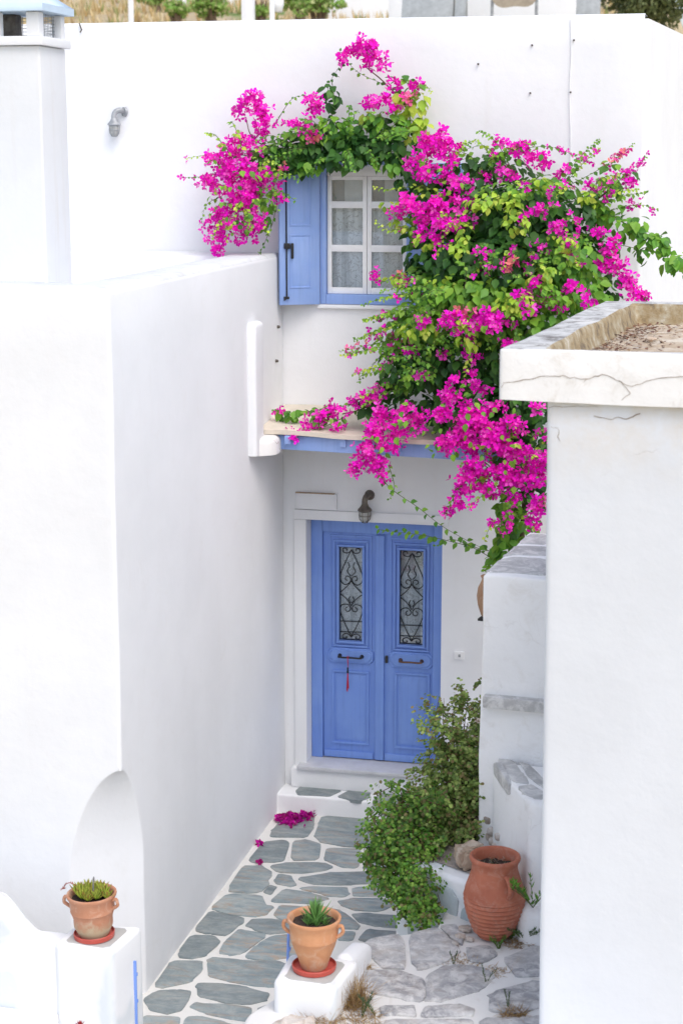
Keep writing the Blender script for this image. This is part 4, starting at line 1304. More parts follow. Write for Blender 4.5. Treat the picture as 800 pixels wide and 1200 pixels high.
# ------------------------------------------------------------------ pots
def handle_pts(r0, z0_, r1, z1_, out, a):
    P = [(r0, z0_), (r0 + out * .75, z0_ + .012), (r0 + out, z0_ - .02), (r1 + out * .8, z1_ + .02), (r1, z1_)]
    return [(r_ * math.cos(a), r_ * math.sin(a), z) for r_, z in P]
def pot(loc, label, r, h, rb2, mat, tilt=0):
    t_ = thing('flower_pot', label, 'flower pot', loc, 0, 'terracotta pots on the gate pedestals')
    bm = bmesh.new()
    lathe_into(bm, [(r * .72, 0), (r * .80, .004), (r * .82, .03), (r * .79, .034), (r * .77, .012), (r * .1, .010)], 28)
    finish('saucer', bm, M_SAUC, t_)
    k = .014
    prof = [(rb2 * .96, k), (rb2, k + .008), (rb2 * 1.06, h * .12), (rb2 * 1.28, h * .28), (r * .78, h * .46), (r * .865, h * .60), (r * .885, h * .615), (r * .875, h * .63), (r * .90, h * .78), (r * .915, h * .88), (r * .985, h * .93), (r, h * .96), (r * .99, h * .99), (r * .95, h), (r * .90, h * .99), (r * .86, h * .94), (r * .82, h * .86), (r * .3, h * .855)]
    bm = bmesh.new(); lathe_into(bm, prof, 36, wob=.012)
    body = finish('pot_body', bm, mat, t_)
    for a in (R(187), R(-7)):
        bm = bmesh.new()
        tube_into(bm, crom(handle_pts(r * .89, h * .86, r * .84, h * .66, r * .24, a), 5), .011, 8)
        finish('handle', bm, mat, t_)
    bm = bmesh.new()
    n = 24
    pr = [(r * .80, h * .88), (r * .6, h * .89), (r * .3, h * .9), (.002, h * .9)]
    lathe_into(bm, pr, n, wob=.05)
    for v_ in bm.verts: v_.co.z += noise.noise(v_.co * 40) * .012
    finish('soil', bm, M_SOIL, t_)
    return t_
HR = .325; RR = .158
zp = ZPD + .006
cRp = onZ(368, 1135, zp)
potR = pot((cRp.x, cRp.y, zp), 'smooth orange terracotta pot with an aloe on the right pedestal', RR, HR, .078, M_TERA)
cLp = onZ(111, 1097, zp)
potL = pot((cLp.x, cLp.y, zp), 'stained terracotta pot of rosettes with a grey stick on the left pedestal', .152, .285, .092, M_TERB)
potL.rotation_euler = (R(1), R(-2), 0)

class Foliage:
    def __init__(s): s.V = []; s.F = []; s.C = []
    def add(s, V, F, C):
        j = len(s.V); s.V += V; s.F += [tuple(i + j for i in f) for f in F]; s.C += C
def blade(fo, base, dir_, up_, L, wd, c0, c1, bend=.25, seg=4, thick=.35):
    """fleshy tapering leaf"""
    d = dir_.normalized(); s_ = d.cross(up_).normalized(); n = s_.cross(d).normalized()
    V = []; F = []; C = []
    for i in range(seg + 1):
        t_ = i / seg
        w_ = wd * (1 - t_) ** .7 * (1 - .25 * (1 - t_) ** 4) if t_ < 1 else 0
        p = base + d * (L * t_) + n * (bend * L * t_ * t_)
        col = tuple(c0[k] * (1 - t_) + c1[k] * t_ for k in range(3))
        V += [tuple(p - s_ * w_ + n * w_ * .5), tuple(p - n * w_ * thick), tuple(p + s_ * w_ + n * w_ * .5), tuple(p + n * w_ * .15)]
        C += [col] * 4
    for i in range(seg):
        a = i * 4
        for k in range(4): F.append((a + k, a + (k + 1) % 4, a + 4 + (k + 1) % 4, a + 4 + k))
    fo.add(V, F, C)
# aloe
al = thing('aloe', 'green spiky aloe growing in the orange pot on the right pedestal', 'succulent', (cRp.x, cRp.y, zp + HR * .89))
rnd = random.Random(3)
for (ox, oy, n, L0) in ((.012, 0, 34, .15), (-.02, -.05, 14, .065), (.03, -.055, 14, .06), (.075, -.03, 12, .06), (-.045, -.01, 8, .055)):
    fo = Foliage()
    for i in range(n):
        t_ = i / n; a = i * 2.4 + rnd.uniform(-.2, .2); el = R(20 + 62 * t_ + rnd.uniform(-6, 6))
        d = Vector((math.cos(a) * math.cos(el), math.sin(a) * math.cos(el), math.sin(el)))
        g = rnd.uniform(.85, 1.2)
        blade(fo, Vector((ox, oy, 0)) + Vector((d.x, d.y, 0)) * .008 + Vector((0, 0, .02 * t_)), d, Vector((0, 0, 1)) if el < 1.3 else Vector((1, 0, 0)), L0 * rnd.uniform(.75, 1.05) * (.8 + .3 * t_), L0 * .085, (.15 * g, .34 * g, .08 * g), (.20 * g, .42 * g, .12 * g), bend=.12)
    o = mesh_np('rosette', fo.V, fo.F, M_LEAF, al, cols=np.array(fo.C), smooth=True)
# rosette bowl on the left
su = thing('rosette_succulent', 'yellow green rosette succulents in the stained pot on the left pedestal', 'succulent', (cLp.x, cLp.y, zp + .285 * .9))
for (ox, oy, s_) in ((-.085, -.02, 1.1), (-.045, -.07, 1), (-.01, -.02, .9), (.04, -.06, .9), (.065, .0, 1.1), (.03, .05, 1), (-.05, .05, 1), (.10, -.035, .7), (-.10, .03, .8), (0, .08, .8), (.0, -.095, .7)):
    fo = Foliage()
    for i in range(26):
        t_ = i / 26; a = i * 2.4 + rnd.uniform(-.2, .2); el = R(22 + 58 * t_)
        d = Vector((math.cos(a) * math.cos(el), math.sin(a) * math.cos(el), math.sin(el)))
        g = rnd.uniform(.85, 1.2)
        blade(fo, Vector((ox, oy, .012)) + d * .006, d, Vector((0, 0, 1)), .075 * s_ * (1 - .3 * t_), .012 * s_, (.34 * g, .55 * g, .05), (.50 * g, .52 * g, .10) if rnd.random() < .8 else (.5, .22, .08), bend=.3, thick=.5)
    mesh_np('rosette', fo.V, fo.F, M_LEAF, su, cols=np.array(fo.C), smooth=True)
P = crom([(-.03, 0, .02), (-.07, -.02, .045), (-.12, -.03, .085), (-.155, -.04, .082), (-.175, -.045, .05)], 5)
bm = bmesh.new(); tube_into(bm, P, .0022, 5)
finish('flower_stalk', bm, simple('red_stalk', (.34, .06, .05), .7), su)
fo = Foliage()
for i, p in enumerate(P[6:] + [P[-1]] * 8):
    for k in range(2 if i < len(P) - 6 else 1):
        a = rnd.uniform(0, 6.28); e_ = rnd.uniform(-.8, .8)
        d = Vector((math.cos(a) * math.cos(e_), math.sin(a) * math.cos(e_), math.sin(e_)))
        blade(fo, Vector(p), d, Vector((.3, .1, 1)), .012 if i < len(P) - 6 else .022, .004, (.42, .07, .07), (.52, .22, .10), seg=2)
mesh_np('flower', fo.V, fo.F, M_LEAF, su, cols=np.array(fo.C))
bm = bmesh.new()
tube_into(bm, [(.012, -.03, 0), (.013, -.03, .09), (.016, -.032, .12)], [.0055, .005, .004], 7)
tube_into(bm, [(.014, -.03, .115), (.018, -.032, .125), (.017, -.03, .14)], [.005, .007, .004], 6)
st = finish('stick', bm, simple('grey_stick', (.22, .22, .23), .8))
st.location = su.location
tag(st, 'short grey stick pushed into the soil of the left pot', 'stick')

# tall urn
zu = ZT + .012
cU = onZ(578, 1096, zu)
urn = thing('urn', 'tall red terracotta urn with ribbed belly on the rough terrace', 'urn', (cU.x, cU.y, zu))
prof = [(.095, 0), (.104, .006), (.108, .02)]
for i in range(27):
    z = .03 + i * .0095
    r_ = .111 + .080 * math.sin(min(1, (z - .0) / .27) * math.pi / 2) ** 1.15
    prof.append((r_ + (.0, .0085, .003)[i % 3], z))
prof += [(.190, .298), (.188, .315), (.181, .335), (.171, .36), (.160, .39), (.151, .42), (.146, .445), (.145, .465), (.150, .485), (.160, .500), (.164, .512), (.161, .524), (.152, .530), (.142, .526), (.136, .51), (.130, .48), (.126, .45), (.02, .445)]
prof = [(r_ * .985, z * 1.02) for r_, z in prof]
bm = bmesh.new(); lathe_into(bm, prof, 56, wob=.012)
finish('body', bm, M_TERU, urn)
bm = bmesh.new()     # rope moulding
n = 64
for i in range(n):
    a = 2 * math.pi * i / n
    c = Vector((.190 * math.cos(a), .190 * math.sin(a), .285))
    t1 = Vector((-math.sin(a), math.cos(a), 0)) * .009 + Vector((0, 0, .006))
    tube_into(bm, [c - t1, c, c + t1], [.002, .0042, .002], 5)
finish('rope_band', bm, M_TERU, urn)
for a in (R(-54), R(126)):
    bm = bmesh.new()
    P = [(.150, .445), (.178, .44), (.206, .405), (.208, .36), (.184, .32)]
    pts_ = crom([(r_ * math.cos(a), r_ * math.sin(a), z) for r_, z in P], 5)
    tube_into(bm, pts_, .012, 8)
    for v_ in bm.verts:
        tdir = Vector((-math.sin(a), math.cos(a), 0)); v_.co += tdir * v_.co.dot(tdir) * .6
    finish('handle', bm, M_TERU, urn)
bm = bmesh.new(); lathe_into(bm, [(.132, .462), (.09, .468), (.04, .47), (.002, .472)], 30, wob=.06)
for v_ in bm.verts: v_.co.z += noise.noise(v_.co * 45) * .02
finish('soil', bm, M_SOIL, urn)
fo = Foliage()
for i in range(160):
    a = rnd.uniform(0, 6.28); r_ = .12 * math.sqrt(rnd.random())
    p = Vector((r_ * math.cos(a), r_ * math.sin(a), .472)); a2 = rnd.uniform(0, 6.28)
    c = rnd.choice([(.5, .42, .3), (.3, .2, .12), (.12, .2, .05), (.55, .5, .42)])
    blade(fo, p, Vector((math.cos(a2), math.sin(a2), rnd.uniform(-.1, .5))), Vector((0, 0, 1)), rnd.uniform(.015, .045), .002, c, c, seg=2)
o = mesh_np('dry_stalks', fo.V, fo.F, M_DRY, urn, cols=np.array(fo.C)); o['kind'] = 'stuff'

# terracotta wall jar, mostly hidden behind the stair wall
pj = onY(571, 700, 13.2)
jar = thing('hanging_jar', 'brown clay jar half hidden behind the edge of the rough wall', 'jar', (pj.x, pj.y, pj.z - .16), R(80))
bm = bmesh.new(); lathe_into(bm, [(.03, 0), (.05, .02), (.075, .10), (.085, .17), (.075, .24), (.05, .29), (.045, .31), (.058, .33), (.05, .335), (.04, .32)], 24, wob=.02)
finish('body', bm, terracotta('brown_clay', (.42, .25, .15), (.32, .18, .1), .3), jar)
for k in (-1, 1):
    bm = bmesh.new(); tube_into(bm, crom([(k * .045, 0, .30), (k * .09, 0, .29), (k * .10, 0, .24), (k * .078, 0, .2)], 5), .009, 6); finish('handle', bm, M_ROCK, jar)
bm = bmesh.new(); box_into(bm, -.06, .06, -.06, .06, -.02, -.001, .004); box_into(bm, -.02, .98, -.02, .02, -.05, -.021, .004)
o = finish('shelf_arm', bm, M_IRON, jar)

# rocks
q = onZ(552, 1017, ZP + .005)
tag(rock('rock', (q.x, q.y, ZP), (.105, .085, .09), M_ROCK, 5, 4, R(20)), 'rough tan rock sitting behind the rim of the tall urn', 'rock')
q = onZ(347, 1205, .72)
tag(rock('rock', (q.x, q.y, .52), (.15, .13, .13), M_ROCKW, 9, 4, R(10)), 'whitewash spattered rock at the foot of the right pedestal', 'rock')
q = onZ(604, 1091, ZT)
tag(rock('pebble', (q.x, q.y, ZT), (.028, .024, .022), M_ROCKW, 11, 3), 'round pale pebble on the ground right of the urn', 'pebble')
for i, (u_, v_, s_) in enumerate(((557, 1092, .035), (551, 1100, .028), (545, 1108, .022), (562, 1103, .022))):
    q = onZ(u_ - 12, v_, ZT)
    tag(rock('rubble_stone', (q.x, q.y, ZT), (s_ * 1.3, s_, s_ * .6), M_ROCKW, 30 + i, 3, i), ['largest broken stone left of the urn base', 'second broken stone left of the urn base', 'small broken stone by the paving crack left of the urn', 'small broken stone touching the urn foot'][i], 'stone', 'broken stones beside the urn')

# small fixings on the walls
def stud(p, nrm, label, s_=.008):
    bm = bmesh.new(); tube_into(bm, [Vector((0, 0, 0)), nrm * .02, nrm * .024], [s_, s_ * .8, s_ * .3], 8)
    o = finish('wall_plug', bm, M_RUST); o.location = p
    return tag(o, label, 'wall plug', 'small metal plugs in the white walls')
for (u_, v_, lb) in ((623, 53, 'dark plug below the roof edge left of the cable'), (672, 47, 'dark plug beside the cable just under the roof edge'), (621, 109, 'dark plug in the white wall above the bougainvillea'), (560, 75, 'faint plug in the wall right of the top flower spray'), (668, 108, 'dark plug on the cable line above the foliage')):
    stud(onY(u_, v_, YF - .004), Vector((0, -1, 0)), lb)
for (u_, v_, lb) in ((325, 383, 'top rusty plug on the side wall near the corner'), (323, 423, 'middle rusty plug on the side wall near the corner'), (303, 457, 'lowest rusty plug on the side wall above the canopy')):
    stud(onX(u_, v_, XS + .002), Vector((1, 0, 0)), lb, .014)
bm = bmesh.new()
P = [onY(668, 22, YF - .012), onY(669, 60, YF - .012), onY(667, 110, YF - .014), onY(668, 160, YF - .012), onY(668, 240, YF - .012), onY(669, 400, YF - .012)]
tube_into(bm, crom(P, 4), .004, 6)
tag(finish('cable', bm, M_PLF), 'thin whitewashed cable running down the upper wall at the right', 'cable')
bm = bmesh.new()
P = [onY(93, 27, YF - .01), onY(96, 35, YF - .02), onY(94, 38, YF - .03)]
tube_into(bm, P, .006, 5)
tag(finish('wire_stub', bm, M_RUST), 'short wire stub at the roof edge next to the chimney', 'wire')

# red bud at the very bottom left
q = onY(94, 1196, 8.9)
rbud = thing('red_flower', 'red pointed flower tip at the bottom edge in front of the left pedestal', 'flower', (q.x, q.y, q.z - .35))
fo = Foliage()
for i in range(16):
    a = i * 2.4; el = R(50 + 2 * i)
    d = Vector((math.cos(a) * math.cos(el), math.sin(a) * math.cos(el), math.sin(el)))
    blade(fo, Vector((0, 0, .30)), d, Vector((0, 0, 1)), .05, .009, (.50, .03, .03), (.42, .02, .03), bend=-.1)
mesh_np('petals', fo.V, fo.F, M_LEAF, rbud, cols=np.array(fo.C), smooth=True)
bm = bmesh.new(); tube_into(bm, [(0, 0, -.15), (.004, 0, .1), (0, 0, .31)], .005, 6); finish('stem', bm, M_GSTEM, rbud)

# ------------------------------------------------------------------ beyond the roof
def far(u, v, Y): return onY(u, v, Y)
def farbox(name, u0, v0, u1, v1, Y, dep_, mat, label, cat, extra=None):
    a = far(u0, v0, Y); b2 = far(u1, v1, Y)
    t_ = thing(name, label, cat, ((a.x + b2.x) / 2, Y, 0))
    zl = hill((a.x + b2.x) / 2, Y) - 1
    hw = (b2.x - a.x) / 2
    box('wall', -hw, hw, 0, dep_, min(zl, b2.z - .2), a.z, mat, t_, .03)
    if extra: extra(t_, hw, a.z, dep_)
    return t_
def lintel(t_, hw, zt2, d):
    box('roof_edge', -hw - .1, hw + .1, -.1, d + .1, zt2 + .003, zt2 + .2, M_PL, t_, .03)
farbox('far_house', 384, -12, 468, 12, 58, 6, M_PLF, 'white house beyond the roof edge, seen above the top flower spray', 'house', lintel)
farbox('far_house', 206, -14, 262, 3, 66, 6, M_PLF, 'low white house far up the dry hillside left of the posts', 'house', lintel)
t_ = farbox('far_house', 544, -30, 674, 24, 40, 5, M_PLF, 'white roof room just beyond the facade under the beige awning', 'house', lintel)
t_ = farbox('far_house', 455, -40, 470, 24, 41, 2, M_PLF, 'narrow white wall end left of the grey panel', 'wall', lintel)
for (u0, u1, lb) in ((470, 530, 'wide grey panel leaning behind the roof edge'), (532, 545, 'narrow grey panel next to the white roof room'), (674, 702, 'small grey panel at the right of the white roof room')):
    a = far(u0, 19, 38); b2 = far(u1, 19, 38)
    t_ = thing('solar_panel', lb, 'panel', (a.x, 38, a.z), 0, 'grey panels beyond the roof edge')
    w_ = b2.x - a.x
    bm = bmesh.new(); box_into(bm, 0, w_, 0, .08, -.3, 1.2, .01, Matrix.Rotation(R(-14), 4, 'X')); finish('panel', bm, M_PLANE, t_)
    bm = bmesh.new()
    for x in (.05, w_ - .05): tube_into(bm, [(x, .3, 1.0), (x, .8, -2.5)], .03, 6)
    tube_into(bm, [(w_ * .5, 0.02, -.2), (w_ * .5, .1, -4)], .05, 6)
    finish('support', bm, M_GREYMET, t_)
a = far(576, 0, 36); b2 = far(628, 0, 36)
t_ = thing('awning', 'beige canvas awning edge hanging over the white roof room', 'awning', (a.x, 36, a.z))
w_ = b2.x - a.x
bm = bmesh.new()
n_ = 12
for i in range(n_ + 1):
    s_ = i / n_; x = w_ * s_; sag = -.16 * abs(math.sin(math.pi * s_)) ** .6 - .03 * math.sin(s_ * 9)
    bm.verts.new((x, 0, sag)); bm.verts.new((x, 0, .9)); bm.verts.new((x, 1.6, 1.2))
bm.verts.ensure_lookup_table()
for i in range(n_):
    for k in range(2):
        j = i * 3 + k; bm.faces.new([bm.verts[q] for q in (j, j + 3, j + 4, j + 1)]).smooth = True
finish('canvas', bm, M_BEIGE, t_)
bm = bmesh.new()
for x in (0, w_): tube_into(bm, [(x, .05, .9), (x, .05, -4.5)], .035, 6)
finish('pole', bm, M_GREYMET, t_)
for (u, w_px, Y, lb) in ((154, 5, 34, 'thin white post against the dry hillside nearest the chimney'), (291, 13, 36, 'thick white post beyond the roof edge'), (319, 5, 36, 'slim white post right of the thick one')):
    a = far(u - w_px / 2, 24, Y); b2 = far(u + w_px / 2, 24, Y)
    r_ = (b2.x - a.x) / 2
    t_ = thing('post', lb, 'post', ((a.x + b2.x) / 2, Y, hill(a.x, Y) - .3), 0, 'white posts beyond the roof edge')
    hgt = far(u, -60, Y).z - t_.location.z
    bm = bmesh.new(); box_into(bm, -r_, r_, -r_, r_, 0, hgt, r_ * .2); finish('shaft', bm, M_PL, t_)
    bm = bmesh.new(); box_into(bm, -r_ * 1.3, r_ * 1.3, -r_ * 1.3, r_ * 1.3, hgt, hgt + .1, .01); finish('cap', bm, M_PL, t_)
q = far(326, 8, 36.2)
o = rock('finial', (q.x, q.y, q.z - .12), (.12, .12, .16), M_PL, 40, 2)
tag(o, 'rounded white lump standing beside the slim white post', 'finial')

def crown(name, centre, radii_, n, cols, seed, size=.22, parent=None):
    rs = np.random.RandomState(seed)
    V = []; F = []; C = []
    cl = [(rs.normal(size=3) * .42, rs.uniform(.35, .6)) for _ in range(26)]
    for i in range(n):
        c_, rr = cl[rs.randint(len(cl))]
        d = rs.normal(size=3); d /= np.linalg.norm(d)
        p = c_ + d * rr * rs.uniform(.75, 1.0)
        p = np.array([p[0] * radii_[0], p[1] * radii_[1], p[2] * radii_[2]]) + centre
        a = rs.normal(size=3); a /= np.linalg.norm(a); b2 = np.cross(a, d); b2 /= (np.linalg.norm(b2) + 1e-6)
        s_ = size * rs.uniform(.5, 1.2)
        j = len(V); V += [p - a * s_, p + b2 * s_ * .6, p + a * s_, p - b2 * s_ * .6]; F.append((j, j + 1, j + 2, j + 3))
        C += [cols[rs.randint(len(cols))]] * 4
    o = mesh_np(name, V, F, M_LEAF, parent, cols=np.array(C))
    return o
def tree(name, u, v, Y, rad, label, cols, n, seed, size=.2, group=None):
    c_ = far(u, v, Y); zg = hill(c_.x, Y)
    t_ = thing(name, label, 'tree' if 'tree' in name else 'bush', (c_.x, Y, zg), 0, group)
    hc = max(c_.z - zg, rad[2] * .6)
    crown('crown', np.array([0, 0, hc]), rad, n, cols, seed, size, t_)
    bm = bmesh.new()
    tube_into(bm, [(0, 0, -.3), (.1, .05, hc * .5), (.05, 0, hc)], [.22, .16, .06], 8)
    for k in range(5):
        a = k * 1.3; tube_into(bm, [(.05, 0, hc * .45), (math.cos(a) * rad[0] * .4, math.sin(a) * rad[1] * .4, hc * .9), (math.cos(a) * rad[0] * .7, math.sin(a) * rad[1] * .7, hc * 1.15)], [.09, .05, .02], 6)
    finish('trunk', bm, M_BARK, t_)
tree('cypress_tree', 752, 2, 46, (.95, .95, .75), 'dark green round tree beyond the right end of the roof', [(.14, .17, .06), (.10, .13, .05), (.18, .2, .08)], 9000, 2, .07)
for i, (u, v, Y, rd, lb) in enumerate(((205, 12, 50, .55, 'small green bush left of the thick white post'), (245, 6, 52, .9, 'wide green bush on the slope left of the posts'), (372, 2, 47, .8, 'bright green bush right of the slim post'), (305, 12, 48, .4, 'dark green bush between the two white posts'), (180, -2, 60, .7, 'olive bush higher on the slope near the thin post'), (348, 0, 55, .7, 'green bush behind the slim post'))):
    tree('hillside_bush', u, v, Y, (rd * .62, rd * .62, rd * .38), lb, [(.24, .42, .08), (.32, .48, .12), (.42, .46, .18)], 1500, 10 + i, .07, 'bushes on the dry hillside')

# ------------------------------------------------------------------ foliage engine
RS = np.random.RandomState(11)
def unit(a): return a / (np.linalg.norm(a, axis=-1, keepdims=True) + 1e-9)
LEAF_V = np.array([(0, 0, 0), (-.30, .22, .07), (.30, .22, .07), (-.36, .48, .08), (.36, .48, .08), (0, .45, 0), (-.2, .76, .03), (.2, .76, .03), (0, 1.0, -.10)], dtype=float)
LEAF_F = [(0, 5, 1), (0, 2, 5), (1, 5, 3), (2, 4, 5), (3, 5, 6), (5, 4, 7), (5, 8, 6), (5, 7, 8)]
SM_V = np.array([(0, 0, 0), (-.36, .35, .05), (.36, .35, .05), (-.34, .75, .05), (.34, .75, .05), (0, 1.0, .0)], dtype=float)
SM_F = [(0, 2, 1), (1, 2, 4), (1, 4, 3), (3, 4, 5)]
def bract_template():
    V = []; F = []
    for k in range(3):
        a = k * 2.094
        d = np.array([math.cos(a), math.sin(a), 0]); s = np.array([-math.sin(a), math.cos(a), 0]); u = np.array([0, 0, 1.])
        j = len(V)
        V += [d * .04, d * .30 + s * .36 + u * .22, d * .32 + u * .10, d * .30 - s * .36 + u * .22, d * .68 + s * .40 + u * .42, d * .68 - s * .40 + u * .42, d * 1.05 + u * .62]
        F += [(j, j + 2, j + 1), (j, j + 3, j + 2), (j + 2, j + 4, j + 1), (j + 2, j + 3, j + 5), (j + 2, j + 5, j + 4), (j + 4, j + 5, j + 6)]
    return np.array(V), F
BR_V, BR_F = bract_template()
def frames(nrm, tip):
    z = unit(nrm); y = tip - z * np.sum(tip * z, axis=1, keepdims=True)
    y = unit(y); x = np.cross(y, z)
    return x, y, z
def scatter(TV, TF, pos, nrm, tip, size, col):
    x, y, z = frames(nrm, tip)
    s = size[:, None, None]
    V = pos[:, None, :] + s * (TV[None, :, 0:1] * x[:, None, :] + TV[None, :, 1:2] * y[:, None, :] + TV[None, :, 2:3] * z[:, None, :])
    k = len(TV)
    F = (np.array(TF)[None, :, :] + (np.arange(len(pos)) * k)[:, None, None]).reshape(-1, 3)
    C = np.repeat(col, k, axis=0)
    return V.reshape(-1, 3), F, C
class Store:
    def __init__(s): s.p = []; s.n = []; s.t = []; s.s = []; s.c = []
    def add(s, p, n, t, sz, c):
        s.p.append(p); s.n.append(n); s.t.append(t); s.s.append(sz); s.c.append(c)
    def cat(s): return tuple(np.concatenate(a) for a in (s.p, s.n, s.t, s.s, s.c))
PAL = {
 'dark': [(.035, .12, .022), (.055, .16, .028), (.028, .095, .022), (.08, .21, .035)],  # deep core blobs take this set, painting inner shade into leaf colour
 'mid': [(.12, .31, .035), (.16, .37, .04), (.08, .23, .035), (.21, .42, .045)],
 'bright': [(.20, .42, .04), (.15, .34, .035), (.26, .46, .05), (.11, .27, .035)],
 'yellow': [(.44, .62, .06), (.36, .56, .05), (.52, .62, .09), (.26, .46, .05)],
}
def colours(pal, n, jit=.15):
    P = np.array(pal if isinstance(pal, list) else PAL[pal]); c = P[RS.randint(len(P), size=n)]
    return np.clip(c * (1 + RS.uniform(-jit, jit, (n, 1))), 0, 1)
def ppm(Y): return FPX / (Y * 1.05)
VIEW = np.array([.12, -.95, .30])
def blob_points(u, v, ru, rv, Y, ry, n, inner=.45):
    c = np.array(onY(u, v, Y)); k = 1 / ppm(Y)
    d = unit(RS.normal(size=(n, 3)))
    # more on the side that faces the open air
    flip = (d @ VIEW < 0) & (RS.rand(n) < .55); d[flip, 1] *= -1
    r = inner + (1 - inner) * RS.rand(n) ** .6
    rad = np.array([ru * k, ry, rv * k])
    lump = np.array([1 + .22 * noise.noise(Vector(q) * 2.2 + Vector((u * .13, v * .07, 0))) for q in d])
    p = c + d * rad * (r * lump)[:, None]
    return p, d
def clampY(p, ymax): p[:, 1] = np.minimum(p[:, 1], ymax); return p

LV = Store(); FL = Store()
def leaf_blob(u, v, ru, rv, Y, ry, dens, pal, size=.094):
    n = int(dens * math.pi * ru * rv / 30)
    p, d = blob_points(u, v, ru, rv, Y, ry, n)
    p = clampY(p, YF - .06)
    nrm = d * .7 + np.array([0, -.35, .55]) + RS.normal(size=(n, 3)) * .35
    tip = np.array([0, -.15, -.9]) + d * .45 + RS.normal(size=(n, 3)) * .4
    LV.add(p, nrm, tip, RS.uniform(.65, 1.15, n) * size, colours(pal, n))
PINK = [(.92, .005, .55), (.96, .012, .64), (.80, .003, .49), (.97, .03, .56), (.88, .006, .62), (.97, .10, .64), (.70, .004, .44)]
PINKR = [(.85, .05, .40), (.90, .16, .40), (.80, .02, .45), (.80, .25, .22)]
def flower_blob(u, v, ru, rv, Y, ry, dens=1.0, pal=PINK, size=.0285):
    nc = max(2, int(dens * math.pi * ru * rv / 105))
    ru, rv = max(ru - 4, 2), max(rv - 4, 2)
    pc, dc = blob_points(u, v, ru, rv, Y, ry, nc, .2)
    for c, d in zip(pc, dc):
        k = RS.randint(4, 11)
        off = RS.normal(size=(k, 3)) * .024
        p = c + off
        p[:, 1] = np.minimum(p[:, 1], YF - .05)
        nrm = unit(off) * .8 + d * .5 + np.array([0, -.5, .1]) + RS.normal(size=(k, 3)) * .3
        FL.add(p, nrm, RS.normal(size=(k, 3)), RS.uniform(.8, 1.25, k) * size, colours(pal, k, .12))
STEMS = []      # (points, radius, material index)
def spray(pts, n, pal='bright', lsz=.06, tipsz=.5, flowers=0, frad=.02, stem=.004, fpal=PINK, side=.025, ypal=None):
    """a shoot: stem through measured (u, v, Y) points, leaves hanging from it alternately"""
    P = [onY(*q) for q in pts]
    C = crom(P, 6)
    STEMS.append((C, [stem * (1 - .7 * i / (len(C) - 1)) for i in range(len(C))], 1))
    L = len(C) - 1
    ts = np.linspace(.04, 1, n)
    p = []; t_ = []; nn = []; sz = []
    for i, t in enumerate(ts):
        f = t * L; a = int(min(f, L - 1)); q = C[a].lerp(C[a + 1], f - a)
        d = (C[a + 1] - C[a]).normalized()
        sd = d.cross(Vector((0, -.6, .8))).normalized() * (1 if i % 2 else -1)
        dr = sd * .8 + d * .5 + Vector((0, -.1, -.75 + .5 * (t > .85)))
        p.append(q); t_.append(dr); nn.append(Vector((0, -.6, .55)) + Vector(RS.normal(size=3) * .35))
        sz.append(lsz * (1 - (1 - tipsz) * t) * RS.uniform(.75, 1.15))
    col = colours(pal, n)
    if ypal:
        k = ts > .55; col[k] = colours(ypal, int(k.sum()))
    LV.add(np.array(p), np.array(nn), np.array(t_), np.array(sz), col)
    if flowers:
        idx = RS.randint(int(n * .3), n, size=flowers)
        for i in idx:
            k = RS.randint(2, 6)
            pp_ = np.array(p[i]) + RS.normal(size=(k, 3)) * frad
            FL.add(pp_, RS.normal(size=(k, 3)) + np.array([0, -.8, .3]), RS.normal(size=(k, 3)), RS.uniform(.7, 1.1, k) * .028, colours(fpal, k))

